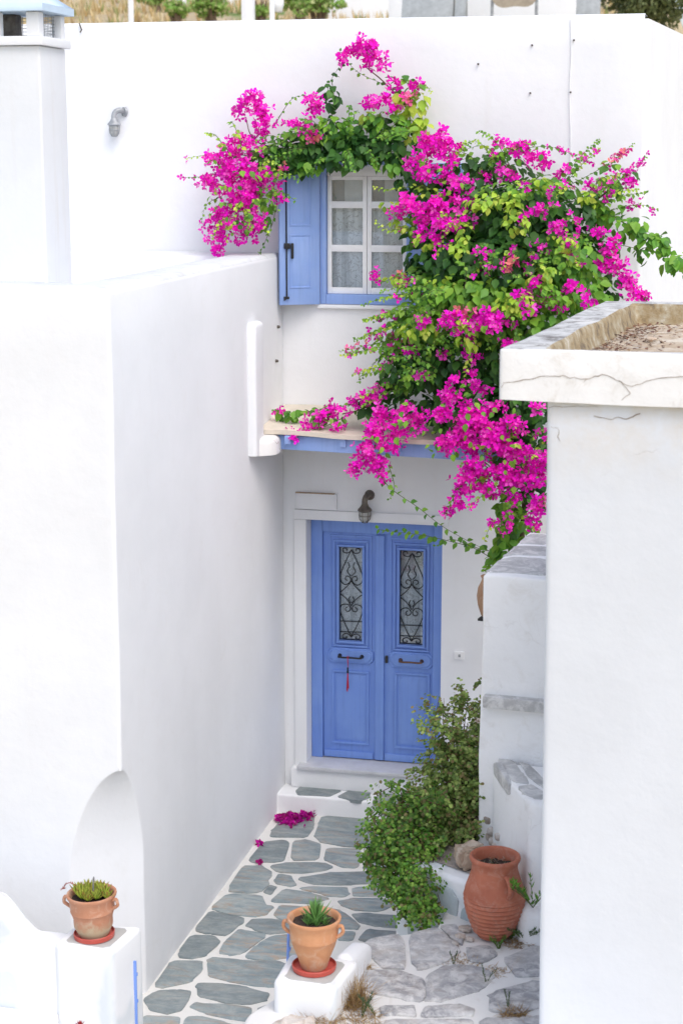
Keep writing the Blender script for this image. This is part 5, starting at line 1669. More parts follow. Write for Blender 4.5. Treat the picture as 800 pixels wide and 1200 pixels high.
# --- green masses  (u, v, ru, rv, Y, ry, density, palette)
for b_ in [
 (300, 190, 26, 14, 14.0, .12, .9, 'mid'), (335, 186, 30, 16, 14.0, .14, 1.6, 'dark'), (345, 160, 22, 10, 14.0, .12, .8, 'mid'), (375, 165, 26, 20, 14.0, .14, 1.5, 'dark'), (405, 172, 28, 22, 14.0, .14, 1.6, 'dark'), (365, 190, 22, 12, 13.95, .1, 1.4, 'mid'),
 (440, 155, 26, 18, 14.02, .12, 1.4, 'dark'), (470, 170, 24, 22, 14.0, .14, 1.5, 'dark'), (480, 205, 18, 20, 14.0, .14, 1.4, 'dark'), (432, 135, 12, 10, 14.02, .08, .8, 'yellow'),
 (490, 125, 12, 22, 14.0, .10, 1.2, 'yellow'), (475, 100, 14, 12, 14.02, .08, .8, 'mid'), (492, 155, 12, 14, 13.95, .1, 1.2, 'yellow'),
 (545, 205, 28, 22, 13.9, .2, 1.4, 'dark'), (585, 195, 34, 16, 13.9, .2, 1.1, 'dark'), (570, 250, 50, 40, 13.75, .3, 1.7, 'dark'), (620, 255, 55, 40, 13.75, .32, 1.7, 'dark'), (665, 262, 36, 34, 13.8, .25, 1.4, 'dark'), (640, 220, 40, 16, 13.85, .2, 1.0, 'mid'),
 (540, 310, 42, 36, 13.65, .35, 1.8, 'dark'), (600, 310, 60, 42, 13.6, .4, 1.8, 'dark'), (660, 310, 45, 40, 13.6, .35, 1.5, 'mid'),
 (520, 345, 40, 20, 13.5, .3, 1.8, 'mid'), (560, 345, 50, 22, 13.4, .35, 1.8, 'bright'), (620, 345, 45, 22, 13.4, .35, 1.6, 'mid'), (480, 362, 22, 10, 13.6, .2, 1.2, 'bright'), (675, 345, 40, 16, 13.45, .3, 1.6, 'mid'),
 (505, 380, 36, 22, 13.5, .3, 1.5, 'bright'), (470, 400, 26, 14, 13.6, .2, 1.2, 'bright'), (470, 435, 26, 26, 13.6, .25, 1.4, 'dark'), (500, 425, 34, 34, 13.6, .3, 1.6, 'dark'), (540, 420, 44, 40, 13.55, .3, 1.6, 'dark'), (590, 410, 34, 40, 13.5, .3, 1.6, 'dark'),
 (600, 380, 40, 30, 13.4, .3, 1.5, 'mid'), (640, 375, 40, 24, 13.35, .3, 1.4, 'mid'),
 (440, 472, 26, 14, 13.65, .18, 1.2, 'dark'), (490, 475, 30, 18, 13.6, .2, 1.3, 'dark'), (530, 480, 34, 24, 13.5, .2, 1.2, 'dark'), (565, 470, 20, 44, 13.45, .2, 1.5, 'dark'), (600, 480, 26, 40, 13.4, .25, 1.6, 'dark'), (628, 500, 22, 50, 13.4, .22, 1.6, 'dark'), (600, 540, 22, 30, 13.4, .2, 1.0, 'dark'),
 (596, 600, 12, 34, 13.4, .12, 1.5, 'mid'), (592, 640, 16, 20, 13.35, .12, 1.5, 'mid'), (612, 620, 18, 20, 13.45, .15, 1.2, 'mid'), (625, 560, 18, 34, 13.45, .15, 1.3, 'dark'), (580, 655, 12, 12, 13.3, .1, 1.2, 'bright'),
 (722, 205, 16, 20, 13.9, .12, .8, 'mid'), (705, 240, 22, 20, 13.9, .15, .8, 'mid'), (735, 262, 22, 12, 13.8, .12, 1.1, 'mid'), (765, 283, 20, 10, 13.75, .1, 1.1, 'mid'), (788, 305, 16, 11, 13.7, .1, 1.1, 'mid'), (755, 295, 12, 10, 13.75, .1, .8, 'mid'), (700, 290, 20, 22, 13.8, .15, 1.0, 'dark'), (715, 330, 18, 18, 13.7, .15, .9, 'dark'),
 (385, 487, 20, 7, 13.55, .1, .8, 'mid'), (350, 482, 22, 6, 13.7, .1, 1.1, 'mid'),
]:
    leaf_blob(*b_)
for b_ in [(497, 300, 20, 30, 13.85, .15, 1.6, 'dark'), (500, 335, 24, 20, 13.7, .2, 1.6, 'mid'), (505, 230, 20, 24, 13.85, .12, 1.5, 'dark'), (492, 265, 14, 24, 13.88, .1, 1.4, 'mid'), (520, 290, 24, 24, 13.7, .2, 1.5, 'dark')]:
    leaf_blob(*b_)
for b_ in [(320, 180, 30, 14, 13.96, .1, 1.5, 'mid'), (350, 175, 30, 18, 13.95, .1, 1.5, 'dark'), (390, 150, 24, 14, 13.98, .1, 1.4, 'mid'), (400, 185, 30, 10, 13.9, .08, 1.5, 'dark'), (430, 170, 26, 16, 13.95, .1, 1.6, 'dark'), (455, 190, 16, 10, 13.9, .08, 1.3, 'mid'), (455, 145, 26, 14, 13.98, .1, 1.5, 'mid'), (388, 110, 7, 20, 13.98, .05, 1.4, 'dark'), (310, 240, 8, 30, 13.85, .06, 1.2, 'mid'), (470, 120, 12, 14, 13.98, .08, 1.2, 'yellow'), (488, 105, 10, 10, 13.95, .06, .8, 'bright')]:
    leaf_blob(*b_)
# --- yellow green flushes of smaller leaves
for (u, v, ru, rv, Y) in [(600, 222, 34, 9, 13.5), (570, 233, 22, 9, 13.45), (632, 213, 14, 6, 13.5), (475, 262, 24, 8, 13.75), (455, 240, 14, 6, 13.85), (500, 282, 16, 9, 13.5), (545, 278, 8, 14, 13.3), (535, 292, 14, 8, 13.25), (600, 238, 12, 22, 13.4), (605, 258, 14, 14, 13.3), (660, 300, 12, 18, 13.2), (665, 285, 14, 8, 13.2), (635, 320, 16, 12, 13.1), (610, 355, 22, 12, 13.0), (655, 350, 20, 10, 13.1), (590, 360, 12, 8, 13.0), (545, 392, 12, 18, 13.1), (545, 380, 22, 10, 13.1), (490, 385, 26, 9, 13.2), (500, 370, 26, 8, 13.2), (475, 440, 10, 14, 13.3), (500, 355, 22, 8, 13.25), (635, 340, 20, 10, 13.1), (572, 560, 9, 7, 13.1), (565, 240, 12, 10, 13.4), (500, 225, 16, 6, 13.7), (465, 325, 12, 7, 13.6), (690, 232, 14, 8, 13.7), (520, 330, 14, 10, 13.3)]:
    leaf_blob(u, v, ru, rv, Y, .08, 1.5, 'yellow' if (u + v) % 3 else 'bright', .062)
# leaves showing between the blooms of the lower cascade
for (u, v, ru, rv) in [(450, 510, 24, 30), (530, 500, 40, 40), (590, 540, 40, 45), (560, 470, 40, 24), (480, 490, 24, 14), (620, 590, 18, 30), (385, 490, 30, 8), (280, 230, 34, 50), (510, 210, 30, 40), (500, 260, 34, 16), (620, 180, 30, 8), (570, 375, 50, 12)]:
    leaf_blob(u, v, ru, rv, 12.98 if v > 350 and u > 430 else (13.45 if v > 350 else 13.62), .1, .15, 'bright' if u % 20 else 'mid', .062)
# --- magenta masses
for b_ in [
 (412, 57, 12, 12, 13.95, .08, .9), (427, 58, 20, 14, 13.9, .1, 1.2), (440, 68, 18, 12, 13.9, .1, 1.2), (405, 68, 10, 8, 13.92, .08, .9), (448, 76, 12, 8, 13.9, .08, 1.0), (470, 98, 16, 9, 13.95, .08, .7), (488, 100, 10, 7, 13.95, .06, .6), (445, 118, 14, 12, 13.9, .08, 1.1), (430, 122, 10, 8, 13.92, .08, .8), (460, 128, 10, 8, 13.9, .06, .7),
 (292, 117, 20, 11, 13.9, .1, 1.1), (305, 130, 18, 10, 13.9, .1, 1.2), (285, 128, 14, 10, 13.9, .08, .9), (312, 150, 14, 16, 13.9, .1, 1.2), (362, 118, 14, 9, 13.9, .08, .9), (375, 130, 14, 12, 13.9, .1, 1.1), (350, 145, 14, 10, 13.88, .08, 1.0), (360, 155, 10, 8, 13.88, .08, .8),
 (290, 170, 24, 16, 13.85, .14, 1.3), (265, 180, 20, 13, 13.85, .12, 1.0), (245, 185, 12, 7, 13.88, .08, .6), (272, 200, 26, 18, 13.85, .14, 1.3), (250, 215, 18, 14, 13.85, .12, 1.1), (295, 205, 22, 18, 13.82, .14, 1.3), (275, 225, 26, 16, 13.8, .14, 1.3), (295, 235, 22, 18, 13.8, .14, 1.3), (258, 252, 18, 14, 13.8, .12, 1.1), (280, 258, 24, 18, 13.78, .14, 1.3), (300, 265, 14, 18, 13.78, .1, 1.0), (262, 275, 18, 12, 13.78, .1, 1.2), (255, 292, 14, 10, 13.78, .08, 1.1), (283, 280, 14, 10, 13.78, .08, .9), (322, 215, 8, 14, 13.85, .08, .6), (330, 235, 5, 7, 13.85, .05, .5), (240, 265, 8, 6, 13.8, .05, .5),
 (508, 165, 22, 16, 13.75, .14, 1.3), (525, 180, 18, 16, 13.7, .12, 1.2), (490, 190, 18, 12, 13.75, .12, 1.2), (508, 205, 22, 12, 13.7, .12, 1.2), (535, 215, 16, 14, 13.65, .12, 1.0), (545, 235, 14, 10, 13.6, .1, 1.0), (480, 240, 20, 14, 13.65, .12, 1.2), (505, 245, 22, 16, 13.55, .14, 1.3), (465, 250, 10, 8, 13.7, .08, .8), (495, 270, 14, 14, 13.55, .1, 1.1), (525, 262, 20, 12, 13.5, .12, 1.0), (548, 255, 12, 12, 13.5, .1, .9), (510, 275, 14, 10, 13.5, .1, .8), (535, 240, 22, 18, 13.55, .1, .8),
 (585, 170, 10, 8, 13.75, .08, .8), (605, 175, 18, 10, 13.75, .1, 1.0), (625, 185, 18, 11, 13.75, .1, 1.1), (645, 190, 14, 8, 13.75, .1, .9), (660, 198, 8, 5, 13.75, .06, .7), (595, 200, 14, 12, 13.7, .1, .9), (565, 208, 8, 8, 13.7, .08, .6),
 (697, 272, 10, 8, 13.65, .08, 1.0), (712, 290, 14, 12, 13.6, .1, 1.1), (722, 312, 14, 14, 13.6, .1, 1.1), (735, 330, 16, 12, 13.55, .1, 1.2), (745, 345, 14, 8, 13.55, .08, 1.1), (700, 312, 8, 7, 13.6, .06, .7), (652, 268, 7, 7, 13.3, .06, .7), (668, 288, 6, 6, 13.3, .05, .6), (615, 257, 6, 12, 13.3, .06, .7), (632, 248, 5, 5, 13.35, .05, .6), (690, 220, 8, 6, 13.8, .06, .4), (738, 215, 5, 12, 13.9, .05, .35),
 (500, 378, 14, 8, 13.15, .1, .8), (530, 380, 22, 14, 13.1, .14, 1.1), (555, 375, 16, 14, 13.1, .12, 1.0), (580, 378, 22, 20, 13.05, .14, 1.0), (605, 345, 14, 9, 13.05, .1, .8), (620, 360, 16, 12, 13.0, .12, .8), (640, 345, 12, 9, 13.1, .1, .8), (660, 360, 14, 8, 13.1, .1, .8), (690, 348, 12, 8, 13.1, .1, .9), (625, 330, 7, 9, 13.1, .06, .8), (600, 400, 14, 12, 13.1, .1, .8), (520, 410, 10, 10, 13.3, .08, .6), (495, 440, 6, 10, 13.3, .06, .7), (550, 400, 12, 8, 13.2, .1, .7), (670, 335, 8, 8, 13.15, .06, .6), (480, 408, 8, 6, 13.4, .06, .6), (555, 420, 10, 12, 13.2, .08, .7),
 (362, 497, 10, 7, 13.5, .06, .9), (378, 490, 18, 11, 13.5, .08, 1.1), (398, 482, 16, 11, 13.5, .08, 1.1), (415, 470, 14, 9, 13.5, .08, 1.0), (445, 460, 9, 8, 13.45, .06, .8), (395, 500, 9, 6, 13.48, .06, .8), (430, 465, 10, 8, 13.5, .06, .7), (345, 505, 4, 3, 13.5, .04, .5),
 (448, 485, 12, 16, 13.3, .1, 1.1), (440, 505, 18, 20, 13.25, .1, 1.2), (428, 530, 14, 16, 13.22, .1, 1.2), (440, 545, 16, 14, 13.22, .1, 1.1), (452, 558, 10, 10, 13.22, .08, .9), (465, 500, 14, 18, 13.25, .1, 1.0), (460, 520, 12, 14, 13.25, .1, .8), (478, 485, 16, 12, 13.25, .1, 1.1), (480, 500, 12, 10, 13.25, .08, .8), (418, 545, 8, 8, 13.22, .06, .8), (495, 500, 10, 6, 13.25, .06, .6),
 (530, 460, 16, 20, 13.15, .12, 1.1), (520, 485, 14, 16, 13.12, .1, 1.0), (545, 490, 18, 20, 13.1, .12, 1.2), (525, 515, 20, 16, 13.1, .12, 1.2), (548, 520, 20, 20, 13.08, .12, 1.3), (565, 500, 20, 26, 13.08, .14, 1.2), (580, 475, 14, 14, 13.1, .1, .8), (585, 520, 20, 22, 13.05, .12, 1.1), (560, 550, 20, 18, 13.05, .12, 1.2), (545, 570, 16, 16, 13.05, .1, 1.1), (535, 590, 8, 9, 13.05, .06, .8), (590, 555, 22, 18, 13.02, .14, 1.1), (610, 530, 18, 18, 13.05, .12, 1.0), (615, 565, 20, 18, 13.02, .12, 1.1), (630, 545, 14, 20, 13.0, .1, 1.0), (630, 590, 14, 18, 13.0, .1, 1.1), (625, 610, 12, 10, 13.0, .08, 1.0), (600, 500, 14, 14, 13.1, .1, .7), (628, 482, 10, 6, 13.1, .06, .7), (570, 575, 14, 12, 13.05, .1, .8), (605, 580, 10, 10, 13.0, .08, .7), (560, 455, 12, 12, 13.15, .1, .8), (545, 440, 12, 10, 13.2, .1, .8),
]:
    flower_blob(*b_)
for (u, v, ru, rv, Y) in [(478, 110, 14, 14, 13.9), (365, 158, 10, 8, 13.85), (470, 325, 5, 4, 13.6), (600, 310, 8, 10, 13.2), (330, 200, 5, 6, 13.85), (540, 365, 16, 9, 13.1), (460, 402, 10, 6, 13.5)]:
    flower_blob(u, v, ru, rv, Y, .06, .5, PINKR)
# --- shoots (measured u, v, Y)
S = spray
S([(500, 150, 14.0), (470, 110, 14.0), (420, 85, 14.0), (398, 60, 13.95)], 26, 'mid', .055, .6)
S([(395, 150, 14.0), (386, 125, 14.0), (385, 100, 14.0), (400, 75, 13.95)], 24, 'dark', .06, .6)
S([(300, 190, 13.95), (265, 182, 13.9), (240, 182, 13.9), (218, 186, 13.88)], 22, 'mid', .045, .45, 4, ypal='yellow')
S([(300, 205, 13.95), (265, 200, 13.9), (235, 207, 13.88), (212, 208, 13.86)], 22, 'mid', .045, .45, 5)
S([(320, 150, 14.0), (340, 118, 13.95), (355, 112, 13.95)], 12, 'mid', .045)
S([(320, 210, 13.9), (322, 250, 13.85), (310, 285, 13.82), (302, 300, 13.8)], 18, 'mid', .05)
S([(260, 230, 13.9), (242, 240, 13.85), (236, 262, 13.8)], 12, 'mid', .04)
S([(475, 120, 14.0), (495, 100, 13.95), (505, 108, 13.9)], 14, 'yellow', .04)
S([(560, 200, 13.8), (600, 178, 13.8), (645, 172, 13.8), (680, 187, 13.8)], 30, 'mid', .05, .5, 8)
S([(590, 200, 13.8), (570, 172, 13.8), (545, 175, 13.85)], 14, 'mid', .05)
S([(560, 190, 13.8), (540, 178, 13.85), (520, 185, 13.9)], 12, 'mid', .05)
S([(640, 230, 13.8), (690, 205, 13.85), (722, 185, 13.85), (742, 168, 13.85)], 26, 'mid', .05, .4, 6, fpal=PINKR, ypal='bright')
S([(660, 240, 13.8), (710, 220, 13.8), (738, 200, 13.85), (756, 184, 13.85)], 26, 'mid', .05, .4, 8, ypal='bright')
S([(680, 260, 13.8), (720, 245, 13.8), (750, 240, 13.8), (770, 246, 13.8)], 20, 'bright', .045, .4, 4)
S([(670, 230, 13.8), (725, 258, 13.75), (770, 282, 13.7), (806, 318, 13.7)], 44, 'mid', .078, .8)
S([(700, 250, 13.8), (745, 268, 13.75), (790, 300, 13.7), (806, 330, 13.7)], 34, 'mid', .07, .8)
S([(690, 280, 13.8), (740, 290, 13.7), (775, 300, 13.7), (790, 320, 13.7)], 26, 'mid', .06, .7)
S([(600, 215, 13.5), (640, 210, 13.45), (660, 225, 13.4)], 16, 'yellow', .055)
S([(610, 225, 13.5), (570, 235, 13.4), (530, 262, 13.35), (510, 300, 13.3)], 28, 'yellow', .06)
S([(520, 225, 13.8), (490, 218, 13.7), (460, 222, 13.7), (438, 220, 13.7)], 22, 'yellow', .05, .5)
S([(520, 260, 13.7), (485, 265, 13.6), (455, 270, 13.6), (440, 260, 13.6)], 20, 'yellow', .055, .5)
S([(500, 320, 13.6), (475, 318, 13.55), (450, 330, 13.55), (438, 322, 13.55)], 18, 'bright', .05, .5, 5)
S([(500, 350, 13.5), (470, 345, 13.5), (445, 350, 13.5), (425, 358, 13.5)], 20, 'bright', .05, .5)
S([(520, 365, 13.4), (485, 360, 13.4), (455, 370, 13.4), (438, 378, 13.45)], 24, 'bright', .055, .5)
S([(510, 385, 13.4), (470, 395, 13.45), (430, 405, 13.5), (398, 412, 13.5)], 28, 'bright', .055, .45, 4, fpal=PINKR)
S([(500, 400, 13.4), (460, 405, 13.5), (435, 430, 13.55), (420, 448, 13.55)], 22, 'mid', .055)
S([(490, 420, 13.5), (455, 432, 13.55), (440, 455, 13.55), (425, 470, 13.55)], 22, 'dark', .06)
S([(430, 470, 13.6), (390, 478, 13.6), (350, 484, 13.65), (320, 482, 13.7)], 32, 'mid', .05, .8, 5)
S([(420, 480, 13.6), (380, 500, 13.5), (350, 508, 13.45), (342, 512, 13.44)], 18, 'mid', .04, .6, 6)
S([(440, 545, 13.25), (455, 570, 13.2), (490, 595, 13.25), (520, 618, 13.3), (560, 640, 13.35), (585, 650, 13.4)], 26, 'mid', .055, .9, ypal=None)
S([(590, 650, 13.4), (550, 640, 13.5), (500, 628, 13.6), (470, 624, 13.65), (442, 620, 13.7)], 28, 'mid', .075, .6)
S([(585, 660, 13.35), (560, 645, 13.4), (530, 632, 13.45), (510, 640, 13.45)], 14, 'mid', .06)
S([(600, 560, 13.4), (590, 600, 13.35), (585, 640, 13.3), (568, 668, 13.25)], 30, 'bright', .06, .7)
S([(615, 560, 13.4), (605, 600, 13.35), (610, 640, 13.4), (600, 655, 13.4)], 26, 'mid', .06)
S([(545, 560, 13.1), (530, 585, 13.05), (522, 602, 13.05)], 14, 'bright', .04, .6, 8)
S([(440, 520, 13.3), (425, 545, 13.22), (412, 552, 13.2)], 12, 'mid', .04, .6, 6)
S([(455, 545, 13.22), (462, 570, 13.2), (456, 585, 13.2)], 10, 'bright', .045)
S([(700, 300, 13.7), (725, 325, 13.6), (750, 345, 13.55), (757, 352, 13.55)], 18, 'mid', .045, .6, 8)
S([(560, 400, 13.2), (550, 420, 13.1), (545, 440, 13.1)], 14, 'yellow', .06)
for (a, b2) in [((640, 245), (700, 170)), ((600, 200), (560, 160)), ((680, 240), (725, 210)), ((560, 200), (620, 165)), ((690, 250), (752, 225)), ((520, 215), (548, 170)), ((500, 380), (420, 395)), ((505, 365), (430, 372)), ((490, 410), (405, 410)), ((480, 440), (415, 440)), ((500, 350), (440, 345)), ((480, 455), (420, 470)), ((515, 395), (450, 425)), ((470, 380), (440, 400)), ((520, 340), (470, 335))]:
    for k in range(2):
        du, dv = RS.uniform(-8, 8), RS.uniform(-8, 8)
        m_ = ((a[0] + b2[0]) / 2 + du, (a[1] + b2[1]) / 2 - 8 + dv)
        Yb = 13.75 if a[1] < 300 else 13.45
        S([(a[0], a[1], Yb), (m_[0], m_[1], Yb - .05), (b2[0] + du, b2[1] + dv, Yb - .05)], int(math.hypot(a[0] - b2[0], a[1] - b2[1]) / 2.6), ['mid', 'bright'][k], .062, .45, 2 if k else 0, ypal='yellow' if k else 'bright')
# small random shoots that loosen the outline
for i in range(150):
    cx_, cy_, rx_, ry_, Yc = [(600, 265, 95, 70, 13.5), (570, 350, 105, 60, 13.35), (545, 440, 90, 60, 13.4), (600, 560, 45, 70, 13.2), (400, 165, 90, 30, 13.95), (285, 210, 45, 80, 13.82)][i % 6]
    a = RS.uniform(0, 6.28); 
    if i % 6 == 2 and math.sin(a) > .3: a = -a
    f0 = RS.uniform(.35, .8); L_ = RS.uniform(14, 34)
    u0, v0 = cx_ + rx_ * f0 * math.cos(a), cy_ + ry_ * f0 * math.sin(a)
    Y0 = Yc - .25 * (1 - f0)
    u1, v1 = u0 + L_ * math.cos(a) + RS.uniform(-8, 8), v0 + L_ * math.sin(a) * .8 - 4
    pal = ['mid', 'bright', 'yellow', 'bright'][i % 4] if i % 6 < 2 else ['mid', 'bright', 'mid', 'yellow'][i % 4]
    S([(u0, v0, Y0), ((u0 + u1) / 2, (v0 + v1) / 2 - 4, Y0 - .12), (u1, v1 + 5, Y0 - .18)], int(L_ / 2.6), pal, .05, .6, 2 if i % 3 == 0 else 0)

# --- assemble the bougainvillea
base = Vector((-1.45, 13.7, ZP))
bou = thing('bougainvillea', 'huge magenta bougainvillea arching over the window and spilling over the door canopy', 'bougainvillea', tuple(base))
def put(o): o.location = -base; return o
p, n_, t_, s_, c_ = LV.cat()
order = np.argsort(-(s_ * (1.2 - (p[:, 1] - 12.8) * .25)) + RS.rand(len(s_)) * .004)
big = order[:300]; rest = order[300:]
V, F, C = scatter(LEAF_V, LEAF_F, p[rest], n_[rest], t_[rest], s_[rest], c_[rest])
o = put(mesh_np('leaves', V, F, M_LEAF, bou, cols=C)); o['kind'] = 'stuff'
variants = []
for i in range(12):
    cc = colours(['mid', 'dark', 'bright', 'dark', 'mid', 'mid', 'bright', 'dark', 'mid', 'yellow', 'bright', 'mid'][i], 1, .1)
    me_o = mesh_np('leaf', LEAF_V, LEAF_F, M_LEAF, bou, cols=np.repeat(cc, len(LEAF_V), axis=0))
    variants.append((me_o.data, cc[0])); bpy.data.objects.remove(me_o)
vc = np.array([v_[1] for v_ in variants])
def singles(name, sel, datas, P_, N_, T_, S_, Cc):
    x, y, z = frames(N_[sel], T_[sel])
    for k, i in enumerate(sel):
        j = int(np.argmin(np.abs(datas[1] - Cc[i]).sum(axis=1)))
        o = bpy.data.objects.new(name, datas[0][j]); COL.objects.link(o); o.parent = bou
        s = S_[i]
        M = Matrix(((x[k][0] * s, y[k][0] * s, z[k][0] * s, P_[i][0] - base.x), (x[k][1] * s, y[k][1] * s, z[k][1] * s, P_[i][1] - base.y), (x[k][2] * s, y[k][2] * s, z[k][2] * s, P_[i][2] - base.z), (0, 0, 0, 1)))
        o.matrix_local = M
singles('leaf', big, ([v_[0] for v_ in variants], vc), p, n_, t_, s_, c_)
p, n_, t_, s_, c_ = FL.cat()
print('leaves', len(LV.cat()[0]), 'flowers', len(p))
order = np.argsort(p[:, 1] + RS.rand(len(p)) * .5)
big = order[:300]; rest = order[300:]
V, F, C = scatter(BR_V, BR_F, p[rest], n_[rest], t_[rest], s_[rest], c_[rest])
o = put(mesh_np('bracts', V, F, M_BRACT, bou, cols=C)); o['kind'] = 'stuff'
variants = []
for i in range(8):
    cc = colours(PINK, 1, .1)
    me_o = mesh_np('flower', BR_V, BR_F, M_BRACT, bou, cols=np.repeat(cc, len(BR_V), axis=0))
    variants.append((me_o.data, cc[0])); bpy.data.objects.remove(me_o)
singles('flower', big, ([v_[0] for v_ in variants], np.array([v_[1] for v_ in variants])), p, n_, t_, s_, c_)
# tiny pale true flowers inside some of the bracts
sel = rest[RS.rand(len(rest)) < .3]
x, y, z = frames(n_[sel], t_[sel])
TV = np.array([(-.1, -.1, 1), (.1, -.1, 1), (.1, .1, 1), (-.1, .1, 1), (0, 0, .1)]); TF = [(0, 1, 2), (0, 2, 3), (0, 1, 4), (1, 2, 4), (2, 3, 4), (3, 0, 4)]
V, F, C = scatter(TV, TF, p[sel], n_[sel], t_[sel], s_[sel] * .75, np.tile(np.array([[.8, .78, .62]]), (len(sel), 1)))
o = put(mesh_np('florets', V, F, M_BRACT, bou, cols=C)); o['kind'] = 'stuff'
# woody stems
bm = bmesh.new()
WOOD = [([(600, 690, 13.6), (598, 600, 13.5), (600, 520, 13.55), (590, 430, 13.6), (570, 350, 13.75), (540, 270, 13.9), (505, 225, 14.05), (470, 190, 14.08), (430, 172, 14.08), (380, 168, 14.08), (330, 178, 14.05), (290, 200, 13.95)], .030, .010),
        ([(608, 690, 13.62), (612, 600, 13.5), (620, 500, 13.5), (625, 420, 13.5), (640, 330, 13.7), (670, 260, 13.85), (710, 225, 13.9)], .026, .008),
        ([(570, 350, 13.75), (600, 290, 13.75), (610, 240, 13.75)], .014, .006), ([(590, 430, 13.6), (550, 420, 13.5), (500, 440, 13.5), (450, 470, 13.6), (400, 485, 13.65)], .014, .005),
        ([(470, 190, 14.08), (480, 140, 14.05), (455, 100, 14.0), (425, 75, 13.98)], .009, .004), ([(600, 520, 13.55), (560, 480, 13.3), (530, 500, 13.2)], .010, .005), ([(545, 345, 13.3), (548, 325, 13.35), (556, 300, 13.5)], .008, .005), ([(590, 340, 13.2), (594, 320, 13.3), (600, 300, 13.5)], .008, .005), ([(330, 178, 14.05), (300, 165, 13.95), (290, 140, 13.9)], .006, .003), ([(380, 168, 14.08), (390, 130, 14.05), (387, 95, 14.0)], .005, .003)]
for P, r0, r1 in WOOD:
    C_ = crom([onY(*q) for q in P], 6)
    C_ = [wob(q, .02, 3) for q in C_]
    tube_into(bm, C_, [r0 + (r1 - r0) * i / (len(C_) - 1) for i in range(len(C_))], 8)
put(finish('branch', bm, M_BARK, bou))
bm = bmesh.new()
for C_, r_, mi in STEMS: tube_into(bm, C_, r_, 4)
put(finish('shoots', bm, M_GSTEM, bou))['kind'] = 'stuff'

# ------------------------------------------------------------------ fallen petals on the path
def fallen(name, label, spots, grp=None):
    st = Store()
    for (u, v, ru, rv, n, z0) in spots:
        c = np.array(onZ(u, v, 0)); e1 = np.array(onZ(u + ru, v, 0)) - c; e2 = np.array(onZ(u, v + rv, 0)) - c
        a = RS.uniform(0, 6.28, n); r_ = np.sqrt(RS.rand(n))
        P = c + e1 * (r_ * np.cos(a))[:, None] + e2 * (r_ * np.sin(a))[:, None]
        P[:, 2] = z0 + .012 + RS.rand(n) * .035 * (1 - r_)
        st.add(P, RS.normal(size=(n, 3)) * .7 + np.array([0, 0, .8]), RS.normal(size=(n, 3)), RS.uniform(.8, 1.2, n) * .032, colours([(.50, .004, .30), (.40, .003, .25), (.62, .01, .36), (.36, .01, .16)], n))  # darker than the blooms: shade on the ground painted into the petals
    V, F, C = scatter(BR_V, BR_F, *st.cat())
    return V, F, C
V, F, C = fallen('x', '', [(338, 963, 14, 7, 60, 0), (352, 960, 16, 6, 36, 0), (368, 955, 4, 3, 8, 0), (345, 966, 20, 8, 8, -.01)])
tag(mesh_np('fallen_petals', V, F, M_BRACT, cols=C), 'pile of fallen magenta petals on the first flagstone by the step', 'petals', kind='stuff')
for (u, v, z0, lb) in ((304, 991, 0, 'single fallen magenta flower on the wall edge below the petal pile'), (303, 1013, 0, 'lowest single fallen magenta flower beside the left wall'), (346, 927, zst, 'tiny magenta petal on the left corner of the door step')):
    V, F, C = fallen('x', '', [(u, v, 2.5, 1.5, 5, z0)])
    tag(mesh_np('fallen_flower', V, F, M_BRACT, cols=C), lb, 'petal', 'single fallen flowers')

